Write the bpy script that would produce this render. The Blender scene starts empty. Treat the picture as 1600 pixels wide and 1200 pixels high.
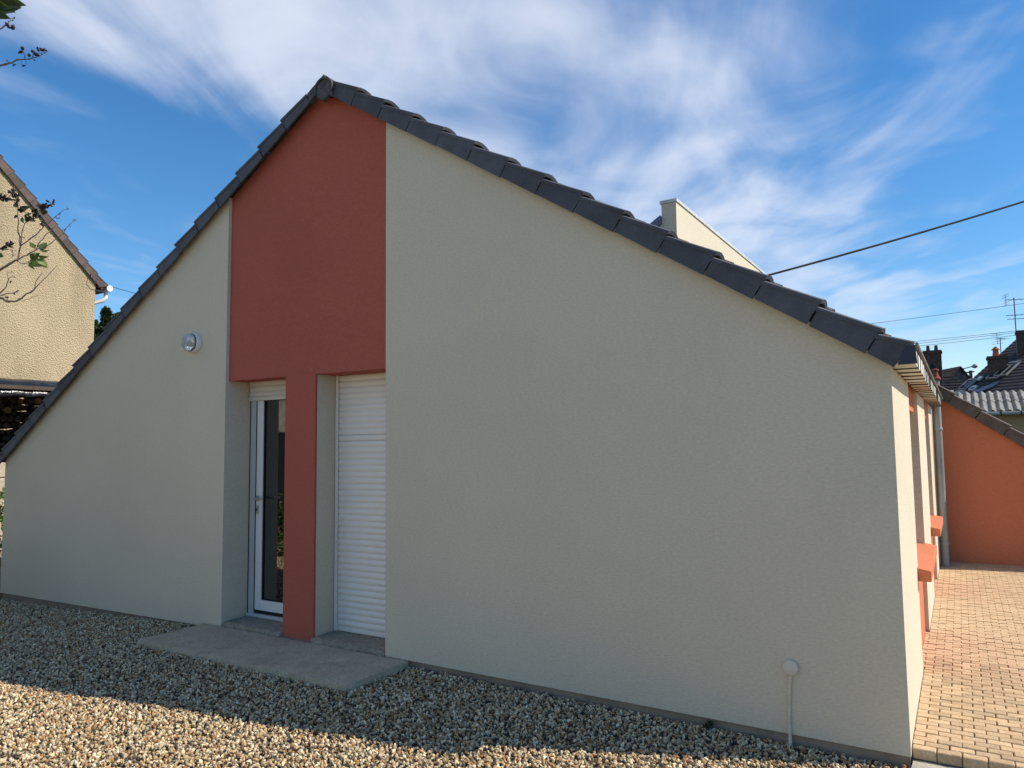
import bpy, bmesh, math, random
from mathutils import Vector, Matrix, noise

# ------------------------------------------------------------------ camera, sky, sun, exposure
F_PX = 1148.6
YAW, PITCH, ROLL = math.radians(31.24), math.radians(4.504), math.radians(-0.671)
CAM = Vector((0.0, -4.4415, 1.72))
_f = Vector((-math.sin(YAW)*math.cos(PITCH), math.cos(YAW)*math.cos(PITCH), math.sin(PITCH)))
_r0 = Vector((math.cos(YAW), math.sin(YAW), 0)); _u0 = _r0.cross(_f)
_r = _r0*math.cos(ROLL) + _u0*math.sin(ROLL); _u = -_r0*math.sin(ROLL) + _u0*math.cos(ROLL)

scene = bpy.context.scene
COL = scene.collection
cam_data = bpy.data.cameras.new('camera'); cam = bpy.data.objects.new('camera', cam_data); COL.objects.link(cam)
cam_data.sensor_fit = 'HORIZONTAL'; cam_data.sensor_width = 36.0; cam_data.lens = 36.0*F_PX/1600.0
cam_data.clip_start = 0.05; cam_data.clip_end = 3000
cam.matrix_world = Matrix(((_r.x, _u.x, -_f.x, CAM.x), (_r.y, _u.y, -_f.y, CAM.y), (_r.z, _u.z, -_f.z, CAM.z), (0, 0, 0, 1)))
scene.camera = cam
scene.render.resolution_x = 1024; scene.render.resolution_y = 768

SUN = Vector((1.05, 0.465, 1.0)).normalized()
SUN_ELEV = math.asin(SUN.z); SUN_AZ = math.atan2(SUN.x, SUN.y)      # azimuth clockwise from +y
world = bpy.data.worlds.new('World'); scene.world = world; world.use_nodes = True
wn = world.node_tree; wn.nodes.clear()
def wnode(t, **k):
    n = wn.nodes.new(t)
    for a, v in k.items(): setattr(n, a, v)
    return n
def wmath(op, a, b=None, c=None, clamp=False):
    n = wnode('ShaderNodeMath', operation=op, use_clamp=clamp)
    for i, x in enumerate((a, b, c)):
        if x is None: continue
        if isinstance(x, (int, float)): n.inputs[i].default_value = x
        else: wn.links.new(x, n.inputs[i])
    return n.outputs[0]
sky = wnode('ShaderNodeTexSky', sky_type='NISHITA', sun_disc=False, sun_elevation=SUN_ELEV, sun_rotation=SUN_AZ,
            altitude=150, air_density=1.0, dust_density=0.1, ozone_density=3.0)
tc = wnode('ShaderNodeTexCoord'); nrm = wnode('ShaderNodeVectorMath', operation='NORMALIZE'); wn.links.new(tc.outputs['Generated'], nrm.inputs[0])
sep = wnode('ShaderNodeSeparateXYZ'); wn.links.new(nrm.outputs[0], sep.inputs[0])
dx, dy, dz = sep.outputs
zz = wmath('MAXIMUM', dz, 0.035)
px_, py_ = wmath('DIVIDE', dx, zz), wmath('DIVIDE', dy, zz)
uu = wmath('ADD', wmath('MULTIPLY', px_, -0.404), wmath('MULTIPLY', py_, 0.915))     # along the cirrus streaks
vv = wmath('ADD', wmath('MULTIPLY', px_, 0.915), wmath('MULTIPLY', py_, 0.404))      # across them
def wnoise(su, sv, scale, detail, rough, dist=0.0, off=(0, 0, 0)):
    cb = wnode('ShaderNodeCombineXYZ')
    wn.links.new(wmath('ADD', wmath('MULTIPLY', uu, su), off[0]), cb.inputs[0]); wn.links.new(wmath('ADD', wmath('MULTIPLY', vv, sv), off[1]), cb.inputs[1])
    cb.inputs[2].default_value = off[2]
    n = wnode('ShaderNodeTexNoise'); n.inputs['Scale'].default_value = scale; n.inputs['Detail'].default_value = detail
    n.inputs['Roughness'].default_value = rough; n.inputs['Distortion'].default_value = dist
    wn.links.new(cb.outputs[0], n.inputs['Vector']); return n.outputs[0]
streak = wnoise(0.55, 1.55, 1.0, 6, 0.50, 0.8, (3.1, 1.7, 0.4))
puff = wnoise(0.9, 1.25, 1.7, 6, 0.49, 0.6, (7.9, 2.9, 1.9))
broad = wnoise(0.5, 0.9, 0.9, 3, 0.5, 0.3, (1.3, 4.6, 5.0))
# one wide bank of cirrus crossing the sky, thinner veils either side of it
ctr = wmath('SUBTRACT', vv, wmath('ADD', wmath('MULTIPLY', uu, 0.58), -1.78))
kk = wmath('ADD', wmath('MULTIPLY', wmath('LESS_THAN', ctr, 0.0), -2.2), -0.6)
band = wmath('POWER', 2.718, wmath('MULTIPLY', wmath('MULTIPLY', ctr, ctr), kk))
tex = wmath('ADD', wmath('MULTIPLY', streak, 0.62), wmath('MULTIPLY', puff, 0.46))
dens = wmath('ADD', wmath('MULTIPLY', band, 0.52), wmath('ADD', wmath('MULTIPLY', tex, 1.45), wmath('MULTIPLY', broad, 0.25)))
mp = wnode('ShaderNodeMapRange', interpolation_type='SMOOTHSTEP'); wn.links.new(dens, mp.inputs[0])
mp.inputs[1].default_value = 0.96; mp.inputs[2].default_value = 1.54; mp.inputs[3].default_value = 0.03; mp.inputs[4].default_value = 0.84
lowfade = wnode('ShaderNodeMapRange', interpolation_type='SMOOTHSTEP'); wn.links.new(dz, lowfade.inputs[0])
lowfade.inputs[1].default_value = 0.06; lowfade.inputs[2].default_value = 0.24; lowfade.inputs[3].default_value = 0.2; lowfade.inputs[4].default_value = 1.0
cmask = wmath('MULTIPLY', mp.outputs[0], lowfade.outputs[0])
mixc = wnode('ShaderNodeMix', data_type='RGBA'); wn.links.new(cmask, mixc.inputs[0])
hsv = wnode('ShaderNodeHueSaturation'); hsv.inputs['Saturation'].default_value = 1.34; hsv.inputs['Value'].default_value = 1.34
wn.links.new(sky.outputs[0], hsv.inputs['Color'])
wn.links.new(hsv.outputs[0], mixc.inputs[6]); mixc.inputs[7].default_value = (7.2, 7.7, 8.8, 1)
bg = wnode('ShaderNodeBackground'); bg.inputs[1].default_value = 0.10; wn.links.new(mixc.outputs[2], bg.inputs[0])
wo = wnode('ShaderNodeOutputWorld'); wn.links.new(bg.outputs[0], wo.inputs[0])

sun_d = bpy.data.lights.new('sun', 'SUN'); sun_d.energy = 5.0; sun_d.angle = math.radians(0.53); sun_d.color = (1.0, 0.93, 0.82)
sun_o = bpy.data.objects.new('sun', sun_d); COL.objects.link(sun_o); sun_o.location = SUN*60
sun_o.rotation_euler = SUN.to_track_quat('Z', 'Y').to_euler()
scene.view_settings.view_transform = 'Standard'; scene.view_settings.look = 'None'
scene.view_settings.gamma = 1.0; scene.view_settings.use_curve_mapping = False; scene.view_settings.exposure = 0.20

# ------------------------------------------------------------------ helpers
W = {}
def ray(px, py): return _f + _r*((px-800)/F_PX) - _u*((py-600)/F_PX)
def at(px, py, axis, val):
    v = ray(px, py); return CAM + v*((val-CAM[axis])/v[axis])
def dep(px, py, depth): return CAM + ray(px, py)*depth

def link(o, parent=None, loc=(0, 0, 0)):
    COL.objects.link(o); o.location = loc; W[o] = Vector(loc)
    if parent is not None:
        o.parent = parent; o.matrix_parent_inverse = Matrix.Translation(-W[parent])
    return o
def tag(o, label, cat, group=None, kind=None):
    o['label'] = label
    if cat: o['category'] = cat
    if group: o['group'] = group
    if kind: o['kind'] = kind
    return o
def struct(o): o['kind'] = 'structure'; return o
def thing(name, label, cat, loc=(0, 0, 0), group=None):
    o = bpy.data.objects.new(name, None); o.empty_display_size = 0.2; link(o, None, loc); return tag(o, label, cat, group)
def me(name, verts, faces, mat, smooth=False):
    m = bpy.data.meshes.new(name); m.from_pydata([tuple(v) for v in verts], [], faces); m.update()
    if mat: m.materials.append(mat)
    if smooth: m.shade_smooth()
    return m
def fixn(m):
    bm = bmesh.new(); bm.from_mesh(m); bmesh.ops.recalc_face_normals(bm, faces=bm.faces[:]); bm.to_mesh(m); bm.free(); return m
def ob(name, m, parent=None, loc=(0, 0, 0)): return link(bpy.data.objects.new(name, m), parent, loc)
def mobj(name, verts, faces, mat, parent=None, smooth=False, loc=(0, 0, 0)): return ob(name, fixn(me(name, verts, faces, mat, smooth)), parent, loc)

class B:
    """collects shapes for one mesh"""
    def __init__(s): s.v = []; s.f = []
    def add(s, v, f):
        k = len(s.v); s.v += [tuple(p) for p in v]; s.f += [tuple(i+k for i in q) for q in f]; return s
    def box(s, x0, x1, y0, y1, z0, z1):
        return s.add([(x, y, z) for x in (x0, x1) for y in (y0, y1) for z in (z0, z1)],
                     [(0, 1, 3, 2), (4, 6, 7, 5), (0, 4, 5, 1), (2, 3, 7, 6), (0, 2, 6, 4), (1, 5, 7, 3)])
    def prism(s, poly, d0, d1, axis=1):
        n = len(poly)
        def P(a, b, d): return (a, d, b) if axis == 1 else ((d, a, b) if axis == 0 else (a, b, d))
        v = [P(a, b, d0) for a, b in poly] + [P(a, b, d1) for a, b in poly]
        return s.add(v, [tuple(range(n)), tuple(range(2*n-1, n-1, -1))] + [(i, (i+1) % n, n+(i+1) % n, n+i) for i in range(n)])
    def tube(s, pts, rad, n=8, cap=True):
        pts = [Vector(p) for p in pts]; rr = rad if isinstance(rad, (list, tuple)) else [rad]*len(pts)
        k = len(s.v); ref = None
        for i, p in enumerate(pts):
            t = (pts[min(i+1, len(pts)-1)] - pts[max(i-1, 0)]).normalized()
            if ref is None: ref = t.orthogonal().normalized()
            ref = (ref - t*ref.dot(t)); ref = ref.normalized() if ref.length > 1e-6 else t.orthogonal().normalized()
            b = t.cross(ref)
            for j in range(n):
                a = 2*math.pi*j/n; s.v.append(tuple(p + (ref*math.cos(a) + b*math.sin(a))*rr[i]))
        for i in range(len(pts)-1):
            for j in range(n): s.f.append((k+i*n+j, k+i*n+(j+1) % n, k+(i+1)*n+(j+1) % n, k+(i+1)*n+j))
        if cap: s.f.append(tuple(k+j for j in range(n-1, -1, -1))); s.f.append(tuple(k+(len(pts)-1)*n+j for j in range(n)))
        return s
    def lathe(s, prof, center, axis, n=24):
        """prof = [(distance along axis, radius)]"""
        axis = Vector(axis).normalized(); a = axis.orthogonal().normalized(); b = axis.cross(a); c = Vector(center); k = len(s.v)
        for d, r in prof:
            for j in range(n):
                t = 2*math.pi*j/n; s.v.append(tuple(c + axis*d + (a*math.cos(t) + b*math.sin(t))*max(r, 1e-4)))
        for i in range(len(prof)-1):
            for j in range(n): s.f.append((k+i*n+j, k+i*n+(j+1) % n, k+(i+1)*n+(j+1) % n, k+(i+1)*n+j))
        s.f.append(tuple(k+j for j in range(n-1, -1, -1))); s.f.append(tuple(k+(len(prof)-1)*n+j for j in range(n)))
        return s
    def build(s, name, mat, parent=None, smooth=False, bevel=0.0, loc=(0, 0, 0), segs=2):
        m = me(name, s.v, s.f, mat)
        bm = bmesh.new(); bm.from_mesh(m); bmesh.ops.recalc_face_normals(bm, faces=bm.faces[:])
        if bevel: bmesh.ops.bevel(bm, geom=[e for e in bm.edges if e.calc_face_angle(0) > 0.5], offset=bevel, segments=segs, profile=0.5, affect='EDGES')
        bm.to_mesh(m); bm.free()
        if smooth:
            m.shade_smooth(); m.set_sharp_from_angle(angle=math.radians(40))
        return ob(name, m, parent, loc)
def box(name, x0, x1, y0, y1, z0, z1, mat, parent=None, bevel=0.0): return B().box(x0, x1, y0, y1, z0, z1).build(name, mat, parent, bevel=bevel)

# ------------------------------------------------------------------ materials
def new_mat(name):
    m = bpy.data.materials.new(name); m.use_nodes = True; nt = m.node_tree; p = nt.nodes['Principled BSDF']; return m, nt, p
def mat(name, col, rough=0.8, var=0.12, vscale=3.0, bump=0.0, bscale=120.0, bdetail=4, rnd=0.0, metal=0.0, spec=0.3, stain=0.0, stretch=(1, 1, 1), col2=None, fine=0.0, bdist=0.004):
    m, nt, p = new_mat(name); N = nt.nodes.new; L = nt.links.new
    p.inputs['Roughness'].default_value = rough; p.inputs['Metallic'].default_value = metal; p.inputs['Specular IOR Level'].default_value = spec
    geo = N('ShaderNodeNewGeometry'); mapn = N('ShaderNodeMapping'); mapn.inputs['Scale'].default_value = stretch; L(geo.outputs['Position'], mapn.inputs[0])
    n1 = N('ShaderNodeTexNoise'); n1.inputs['Scale'].default_value = vscale; n1.inputs['Detail'].default_value = 6; n1.inputs['Roughness'].default_value = 0.6; L(mapn.outputs[0], n1.inputs['Vector'])
    mr = N('ShaderNodeMapRange'); mr.inputs[1].default_value = 0.3; mr.inputs[2].default_value = 0.7; L(n1.outputs[0], mr.inputs[0])
    mx = N('ShaderNodeMix'); mx.data_type = 'RGBA'; L(mr.outputs[0], mx.inputs[0])
    c2 = col2 or tuple(c*(1+var) for c in col)
    mx.inputs[6].default_value = (*(tuple(c*(1-var) for c in col) if not col2 else col), 1); mx.inputs[7].default_value = (*c2, 1)
    out = mx.outputs[2]
    if fine:
        n3 = N('ShaderNodeTexNoise'); n3.inputs['Scale'].default_value = bscale*0.8; n3.inputs['Detail'].default_value = 3; L(geo.outputs['Position'], n3.inputs['Vector'])
        m3 = N('ShaderNodeMapRange'); m3.inputs[1].default_value = 0.3; m3.inputs[2].default_value = 0.7; m3.inputs[3].default_value = 1-fine; m3.inputs[4].default_value = 1+fine; L(n3.outputs[0], m3.inputs[0])
        v3 = N('ShaderNodeVectorMath'); v3.operation = 'SCALE'; L(out, v3.inputs[0]); L(m3.outputs[0], v3.inputs['Scale']); out = v3.outputs[0]
    if rnd:
        oi = N('ShaderNodeObjectInfo'); m4 = N('ShaderNodeMapRange'); m4.inputs[3].default_value = 1-rnd; m4.inputs[4].default_value = 1+rnd; L(oi.outputs['Random'], m4.inputs[0])
        v4 = N('ShaderNodeVectorMath'); v4.operation = 'SCALE'; L(out, v4.inputs[0]); L(m4.outputs[0], v4.inputs['Scale']); out = v4.outputs[0]
    if stain:
        n5 = N('ShaderNodeTexNoise'); n5.inputs['Scale'].default_value = 9.0; n5.inputs['Detail'].default_value = 8; n5.inputs['Roughness'].default_value = 0.7; L(geo.outputs['Position'], n5.inputs['Vector'])
        m5 = N('ShaderNodeMapRange'); m5.inputs[1].default_value = 0.56; m5.inputs[2].default_value = 0.74; m5.inputs[3].default_value = 1.0; m5.inputs[4].default_value = 1-stain; L(n5.outputs[0], m5.inputs[0])
        v5 = N('ShaderNodeVectorMath'); v5.operation = 'SCALE'; L(out, v5.inputs[0]); L(m5.outputs[0], v5.inputs['Scale']); out = v5.outputs[0]
    L(out, p.inputs['Base Color'])
    if bump:
        n2 = N('ShaderNodeTexNoise'); n2.inputs['Scale'].default_value = bscale; n2.inputs['Detail'].default_value = bdetail; n2.inputs['Roughness'].default_value = 0.6
        L(mapn.outputs[0], n2.inputs['Vector'])
        bp = N('ShaderNodeBump'); bp.inputs['Strength'].default_value = bump; bp.inputs['Distance'].default_value = bdist; L(n2.outputs[0], bp.inputs['Height']); L(bp.outputs[0], p.inputs['Normal'])
    return m
def render_mat(name, col, bump=0.62, bscale=75.0, var=0.035):
    """sprayed and floated masonry render: fine grain drawn out sideways plus a few coarse pits"""
    m, nt, p = new_mat(name); N = nt.nodes.new; L = nt.links.new
    p.inputs['Roughness'].default_value = 0.92; p.inputs['Specular IOR Level'].default_value = 0.15
    geo = N('ShaderNodeNewGeometry')
    big = N('ShaderNodeTexNoise'); big.inputs['Scale'].default_value = 0.9; big.inputs['Detail'].default_value = 5; L(geo.outputs['Position'], big.inputs['Vector'])
    mp1 = N('ShaderNodeMapping'); mp1.inputs['Scale'].default_value = (0.55, 0.55, 1.25); L(geo.outputs['Position'], mp1.inputs[0])
    g = N('ShaderNodeTexNoise'); g.inputs['Scale'].default_value = bscale; g.inputs['Detail'].default_value = 5; g.inputs['Roughness'].default_value = 0.65; L(mp1.outputs[0], g.inputs['Vector'])
    vo = N('ShaderNodeTexVoronoi'); vo.inputs['Scale'].default_value = bscale*1.3; L(mp1.outputs[0], vo.inputs['Vector'])
    ad = N('ShaderNodeMath'); ad.operation = 'MULTIPLY_ADD'; L(vo.outputs['Distance'], ad.inputs[0]); ad.inputs[1].default_value = 0.35; L(g.outputs[0], ad.inputs[2])
    bp = N('ShaderNodeBump'); bp.inputs['Strength'].default_value = bump; bp.inputs['Distance'].default_value = 0.004; L(ad.outputs[0], bp.inputs['Height']); L(bp.outputs[0], p.inputs['Normal'])
    m1 = N('ShaderNodeMapRange'); m1.inputs[1].default_value = 0.3; m1.inputs[2].default_value = 0.7; m1.inputs[3].default_value = 1-var; m1.inputs[4].default_value = 1+var; L(big.outputs[0], m1.inputs[0])
    m2 = N('ShaderNodeMapRange'); m2.inputs[1].default_value = 0.25; m2.inputs[2].default_value = 0.75; m2.inputs[3].default_value = 0.86; m2.inputs[4].default_value = 1.11; L(g.outputs[0], m2.inputs[0])
    mm = N('ShaderNodeMath'); mm.operation = 'MULTIPLY'; L(m1.outputs[0], mm.inputs[0]); L(m2.outputs[0], mm.inputs[1])
    sc = N('ShaderNodeVectorMath'); sc.operation = 'SCALE'; sc.inputs[0].default_value = col; L(mm.outputs[0], sc.inputs['Scale']); L(sc.outputs[0], p.inputs['Base Color'])
    return m
def glass_mat(name, tint=(0.75, 0.8, 0.8)):
    m = bpy.data.materials.new(name); m.use_nodes = True; nt = m.node_tree; nt.nodes.clear(); N = nt.nodes.new; L = nt.links.new
    tr = N('ShaderNodeBsdfTransparent'); tr.inputs[0].default_value = (*tint, 1); gl = N('ShaderNodeBsdfGlossy'); gl.inputs['Roughness'].default_value = 0.01
    fr = N('ShaderNodeFresnel'); fr.inputs[0].default_value = 2.7; ms = N('ShaderNodeMixShader'); L(fr.outputs[0], ms.inputs[0]); L(tr.outputs[0], ms.inputs[1]); L(gl.outputs[0], ms.inputs[2])
    o = N('ShaderNodeOutputMaterial'); L(ms.outputs[0], o.inputs[0]); return m
def leaf_mat(name, c1, c2, rough=0.5):
    m = mat(name, c1, rough, col2=c2, vscale=14, spec=0.4); p = m.node_tree.nodes['Principled BSDF']; p.inputs['Transmission Weight'].default_value = 0.0
    nt = m.node_tree; N = nt.nodes.new; L = nt.links.new; out = nt.nodes['Material Output']
    tl = N('ShaderNodeBsdfTranslucent'); src = p.inputs['Base Color'].links[0].from_socket; L(src, tl.inputs[0]); ms = N('ShaderNodeMixShader'); ms.inputs[0].default_value = 0.35
    L(p.outputs[0], ms.inputs[1]); L(tl.outputs[0], ms.inputs[2]); L(ms.outputs[0], out.inputs[0]); return m

CREAM = render_mat('cream_render', (0.635, 0.558, 0.422))
RED = render_mat('terracotta_render', (0.44, 0.118, 0.080), bump=0.45)
TERRA_LIT = render_mat('terracotta_lit', (0.56, 0.185, 0.095), bump=0.35)  # same terracotta paint, lighter copy for the sunlit bays and bounce-lit wing
PLINTH = mat('plinth_concrete', (0.29, 0.225, 0.16), 0.95, 0.2, 4, 0.5, 60, stain=0.2)
CONC = mat('step_concrete', (0.42, 0.365, 0.262), 0.95, 0.16, 5, 0.9, 90, fine=0.22, stain=0.2, bdist=0.006)
SILLC = mat('threshold_concrete', (0.30, 0.26, 0.195), 0.95, 0.2, 8, 1.0, 70, fine=0.3, stain=0.45, bdist=0.008)
TILE = mat('slate_grey_tile', (0.082, 0.086, 0.098), 0.75, 0.22, 6, 0.35, 130, rnd=0.2, fine=0.12, spec=0.3)
TILEF = mat('field_tile', (0.085, 0.08, 0.078), 0.85, 0.35, 9, 0.8, 70, fine=0.3, stain=0.3)
MORTAR = mat('ridge_mortar', (0.088, 0.087, 0.09), 0.95, 0.3, 18, 1.0, 50, fine=0.3)
PVC = mat('white_pvc', (0.80, 0.77, 0.73), 0.35, 0.02, 3, 0.05, 40, spec=0.5)
PVCG = mat('grey_pvc', (0.54, 0.525, 0.51), 0.45, 0.03, 3, spec=0.5)
GASKET = mat('black_gasket', (0.012, 0.012, 0.013), 0.6)
METAL = mat('steel_handle', (0.55, 0.55, 0.56), 0.3, 0.05, 5, metal=1.0, spec=0.5)
ZINC = mat('zinc', (0.27, 0.275, 0.265), 0.55, 0.22, 5, 0.1, 30, metal=0.35, stretch=(1, 1, 0.35), spec=0.4, stain=0.25)
NAVY = mat('dark_zinc_end', (0.025, 0.032, 0.055), 0.5, 0.1, 5, spec=0.4)
STONEC = mat('cornice_stone', (0.62, 0.585, 0.51), 0.9, 0.16, 9, 0.3, 80, rnd=0.10, stain=0.15)
GLASS = glass_mat('door_glass')
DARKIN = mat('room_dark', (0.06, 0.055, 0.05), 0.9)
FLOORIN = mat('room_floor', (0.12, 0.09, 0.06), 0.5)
PAVE = mat('paver', (0.46, 0.31, 0.175), 0.9, col2=(0.545, 0.395, 0.24), vscale=11, bump=0.6, bscale=110, rnd=0.17, fine=0.16, stain=0.28)
PAVEB = mat('paver_bed', (0.16, 0.115, 0.075), 1.0, 0.25, 20, 0.5, 80)
WHITE = mat('white_paint', (0.76, 0.75, 0.71), 0.6, 0.04, 6, 0.1, 60)
WGLASS = None

# ------------------------------------------------------------------ ground
def gz(x, y):
    pts = [(-30, -0.09), (-9.85, -0.075), (-8.0, -0.02), (-6.2, 0.045), (-4.8, 0.042), (-3.3, 0.036), (-0.9, 0.008), (0.5, 0.0), (30, 0.0)]
    z = 0
    for (a, za), (b, zb) in zip(pts, pts[1:]):
        if a <= x <= b: z = za + (zb-za)*(x-a)/(b-a)
    k = max(0.0, min(1.0, 1 + (y+.75)/1.9))
    return z*k + (0.012*noise.noise(Vector((x*0.8, y*0.8, 0.3))) + 0.022*noise.noise(Vector((x*2.3, y*2.3, 4.1))))*(1-0.8*k)
def sheet(name, x0, x1, y0, y1, step, zf, mat_, parent=None):
    nx = max(1, int((x1-x0)/step)); ny = max(1, int((y1-y0)/step)); v = []; f = []
    for j in range(ny+1):
        for i in range(nx+1):
            x = x0+(x1-x0)*i/nx; y = y0+(y1-y0)*j/ny; v.append((x, y, zf(x, y)))
    for j in range(ny):
        for i in range(nx): k = j*(nx+1)+i; f.append((k, k+1, k+nx+2, k+nx+1))
    return ob(name, me(name, v, f, mat_, True), parent)
EARTH = mat('earth_and_grass', (0.07, 0.075, 0.03), 1.0, col2=(0.11, 0.085, 0.05), vscale=1.2, bump=0.6, bscale=30)
ground = struct(sheet('ground', -600, 600, -600, 600, 300, lambda x, y: -0.16, EARTH))
GBED = mat('gravel_bed', (0.27, 0.225, 0.155), 1.0, col2=(0.52, 0.44, 0.32), vscale=60, bump=1.0, bscale=55, bdist=0.01)
bed = struct(sheet('gravel_yard', -11.4, 9.0, -18.0, -3.5, 0.24, lambda x, y: gz(x, y)-0.004, GBED))  # unseen stretch, extended and paled to bounce warm light onto the gable
GBD = mat('gap_shade_bed', (0.07, 0.06, 0.045), 1.0, col2=(0.15, 0.13, 0.10), vscale=90, bump=1.0, bscale=70, bdist=0.008)  # bed colour darkened so gaps between the pebbles read as shade
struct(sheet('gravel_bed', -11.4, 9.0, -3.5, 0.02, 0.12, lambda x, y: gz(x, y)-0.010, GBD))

def gravel(density):
    base = sheet('gravel', -11.3, 1.6, -3.5, -0.002, 0.12, gz, None)
    m, nt, p = new_mat('pebble'); N = nt.nodes.new; L = nt.links.new
    p.inputs['Roughness'].default_value = 0.75; p.inputs['Specular IOR Level'].default_value = 0.3
    a = N('ShaderNodeAttribute'); a.attribute_type = 'INSTANCER'; a.attribute_name = 'stone'
    cr = N('ShaderNodeValToRGB'); L(a.outputs['Fac'], cr.inputs[0]); cr.color_ramp.interpolation = 'CONSTANT'
    cols = [(0.0, (.44, .36, .25)), (.12, (.66, .59, .47)), (.26, (.34, .27, .19)), (.38, (.50, .46, .39)), (.52, (.13, .12, .105)), (.60, (.78, .74, .64)), (.70, (.38, .22, .12)),
            (.77, (.47, .35, .21)), (.86, (.06, .058, .055)), (.91, (.40, .39, .37)), (.97, (.88, .86, .80))]
    el = cr.color_ramp.elements
    el[0].position = 0; el[0].color = (*cols[0][1], 1); el[1].position = cols[1][0]; el[1].color = (*cols[1][1], 1)
    for pos, c in cols[2:]: e = el.new(pos); e.color = (*c, 1)
    tn = N('ShaderNodeTexNoise'); tn.inputs['Scale'].default_value = 160; g = N('ShaderNodeNewGeometry'); L(g.outputs['Position'], tn.inputs['Vector'])
    mr = N('ShaderNodeMapRange'); mr.inputs[3].default_value = 0.72; mr.inputs[4].default_value = 1.22; L(tn.outputs[0], mr.inputs[0])
    wm = N('ShaderNodeVectorMath'); wm.operation = 'MULTIPLY'; L(cr.outputs[0], wm.inputs[0]); wm.inputs[1].default_value = (1.02, .875, .65)
    sc = N('ShaderNodeVectorMath'); sc.operation = 'SCALE'; L(wm.outputs[0], sc.inputs[0]); L(mr.outputs[0], sc.inputs['Scale']); L(sc.outputs[0], p.inputs['Base Color'])
    ng = bpy.data.node_groups.new('scatter_pebbles', 'GeometryNodeTree')
    ng.interface.new_socket('Geometry', in_out='INPUT', socket_type='NodeSocketGeometry'); ng.interface.new_socket('Geometry', in_out='OUTPUT', socket_type='NodeSocketGeometry')
    N = ng.nodes.new; L = ng.links.new
    gi = N('NodeGroupInput'); go = N('NodeGroupOutput')
    dp = N('GeometryNodeDistributePointsOnFaces'); dp.distribute_method = 'RANDOM'; dp.inputs['Density'].default_value = density; dp.inputs['Seed'].default_value = 4; L(gi.outputs[0], dp.inputs['Mesh'])
    g2i = N('GeometryNodeGeometryToInstance')
    for k in range(4):
        ico = N('GeometryNodeMeshIcoSphere'); ico.inputs['Radius'].default_value = 1; ico.inputs['Subdivisions'].default_value = 2
        pos = N('GeometryNodeInputPosition'); nz = N('ShaderNodeTexNoise'); nz.inputs['Scale'].default_value = 0.9; nz.noise_dimensions = '4D'; nz.inputs['W'].default_value = k*3.7; L(pos.outputs[0], nz.inputs['Vector'])
        sub = N('ShaderNodeVectorMath'); sub.operation = 'SUBTRACT'; L(nz.outputs['Color'], sub.inputs[0]); sub.inputs[1].default_value = (.5, .5, .5)
        scl = N('ShaderNodeVectorMath'); scl.operation = 'SCALE'; L(sub.outputs[0], scl.inputs[0]); scl.inputs['Scale'].default_value = 1.9
        sp = N('GeometryNodeSetPosition'); L(ico.outputs[0], sp.inputs['Geometry']); L(scl.outputs[0], sp.inputs['Offset'])
        sm = N('GeometryNodeSetMaterial'); sm.inputs['Material'].default_value = m; L(sp.outputs[0], sm.inputs[0]); L(sm.outputs[0], g2i.inputs[0])
    ip = N('GeometryNodeInstanceOnPoints'); L(dp.outputs[0], ip.inputs['Points']); L(g2i.outputs[0], ip.inputs['Instance']); ip.inputs['Pick Instance'].default_value = True
    rv = N('FunctionNodeRandomValue'); rv.data_type = 'FLOAT_VECTOR'; rv.inputs[0].default_value = (0, 0, 0); rv.inputs[1].default_value = (6.28, 6.28, 6.28); L(rv.outputs[0], ip.inputs['Rotation'])
    rs = N('FunctionNodeRandomValue'); rs.data_type = 'FLOAT_VECTOR'; rs.inputs[0].default_value = (.006, .005, .0042); rs.inputs[1].default_value = (.015, .011, .0082); rs.inputs['Seed'].default_value = 9; L(rs.outputs[0], ip.inputs['Scale'])
    ri = N('FunctionNodeRandomValue'); ri.data_type = 'FLOAT'; ri.inputs['Seed'].default_value = 21
    st = N('GeometryNodeStoreNamedAttribute'); st.data_type = 'FLOAT'; st.domain = 'INSTANCE'; st.inputs['Name'].default_value = 'stone'
    L(ip.outputs[0], st.inputs['Geometry']); L(ri.outputs[1], st.inputs['Value'])
    rz = N('FunctionNodeRandomValue'); rz.data_type = 'FLOAT_VECTOR'; rz.inputs[0].default_value = (0, 0, -.003); rz.inputs[1].default_value = (0, 0, .010); rz.inputs['Seed'].default_value = 33
    tr = N('GeometryNodeTranslateInstances'); tr.inputs['Local Space'].default_value = False; L(st.outputs[0], tr.inputs['Instances']); L(rz.outputs[0], tr.inputs['Translation'])
    L(tr.outputs[0], go.inputs[0])
    md = base.modifiers.new('pebbles', 'NODES'); md.node_group = ng
    return tag(base, 'loose multicoloured pebble gravel in front of the gable', 'gravel', kind='stuff')
gravel(3300)

# ------------------------------------------------------------------ the house
XL, XA, XB, XR = -9.85, -5.807, -3.864, -0.30
XAP = -4.56
def zr(x): return 4.763 - 0.6231*(x-XAP)      # underside line of the right verge
def zl(x): return 4.746 + 0.607*(x-XAP)       # and of the left verge
def zroof(x): return zr(x) if x > XAP else zl(x)
TH = 0.30
house = thing('house', 'low cream rendered house with terracotta centre panel and dark tiled gable roof', 'house', (-5.0, 4.0, 0))
def zbase(x):
    pts = [(-9.85, 0.004), (-6.224, 0.058), (-3.642, 0.088), (-0.297, 0.066)]
    for (a, za), (b, zb) in zip(pts, pts[1:]):
        if a <= x <= b+1e-6: return za + (zb-za)*(x-a)/(b-a)
    return 0.06
up = 0.075
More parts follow.
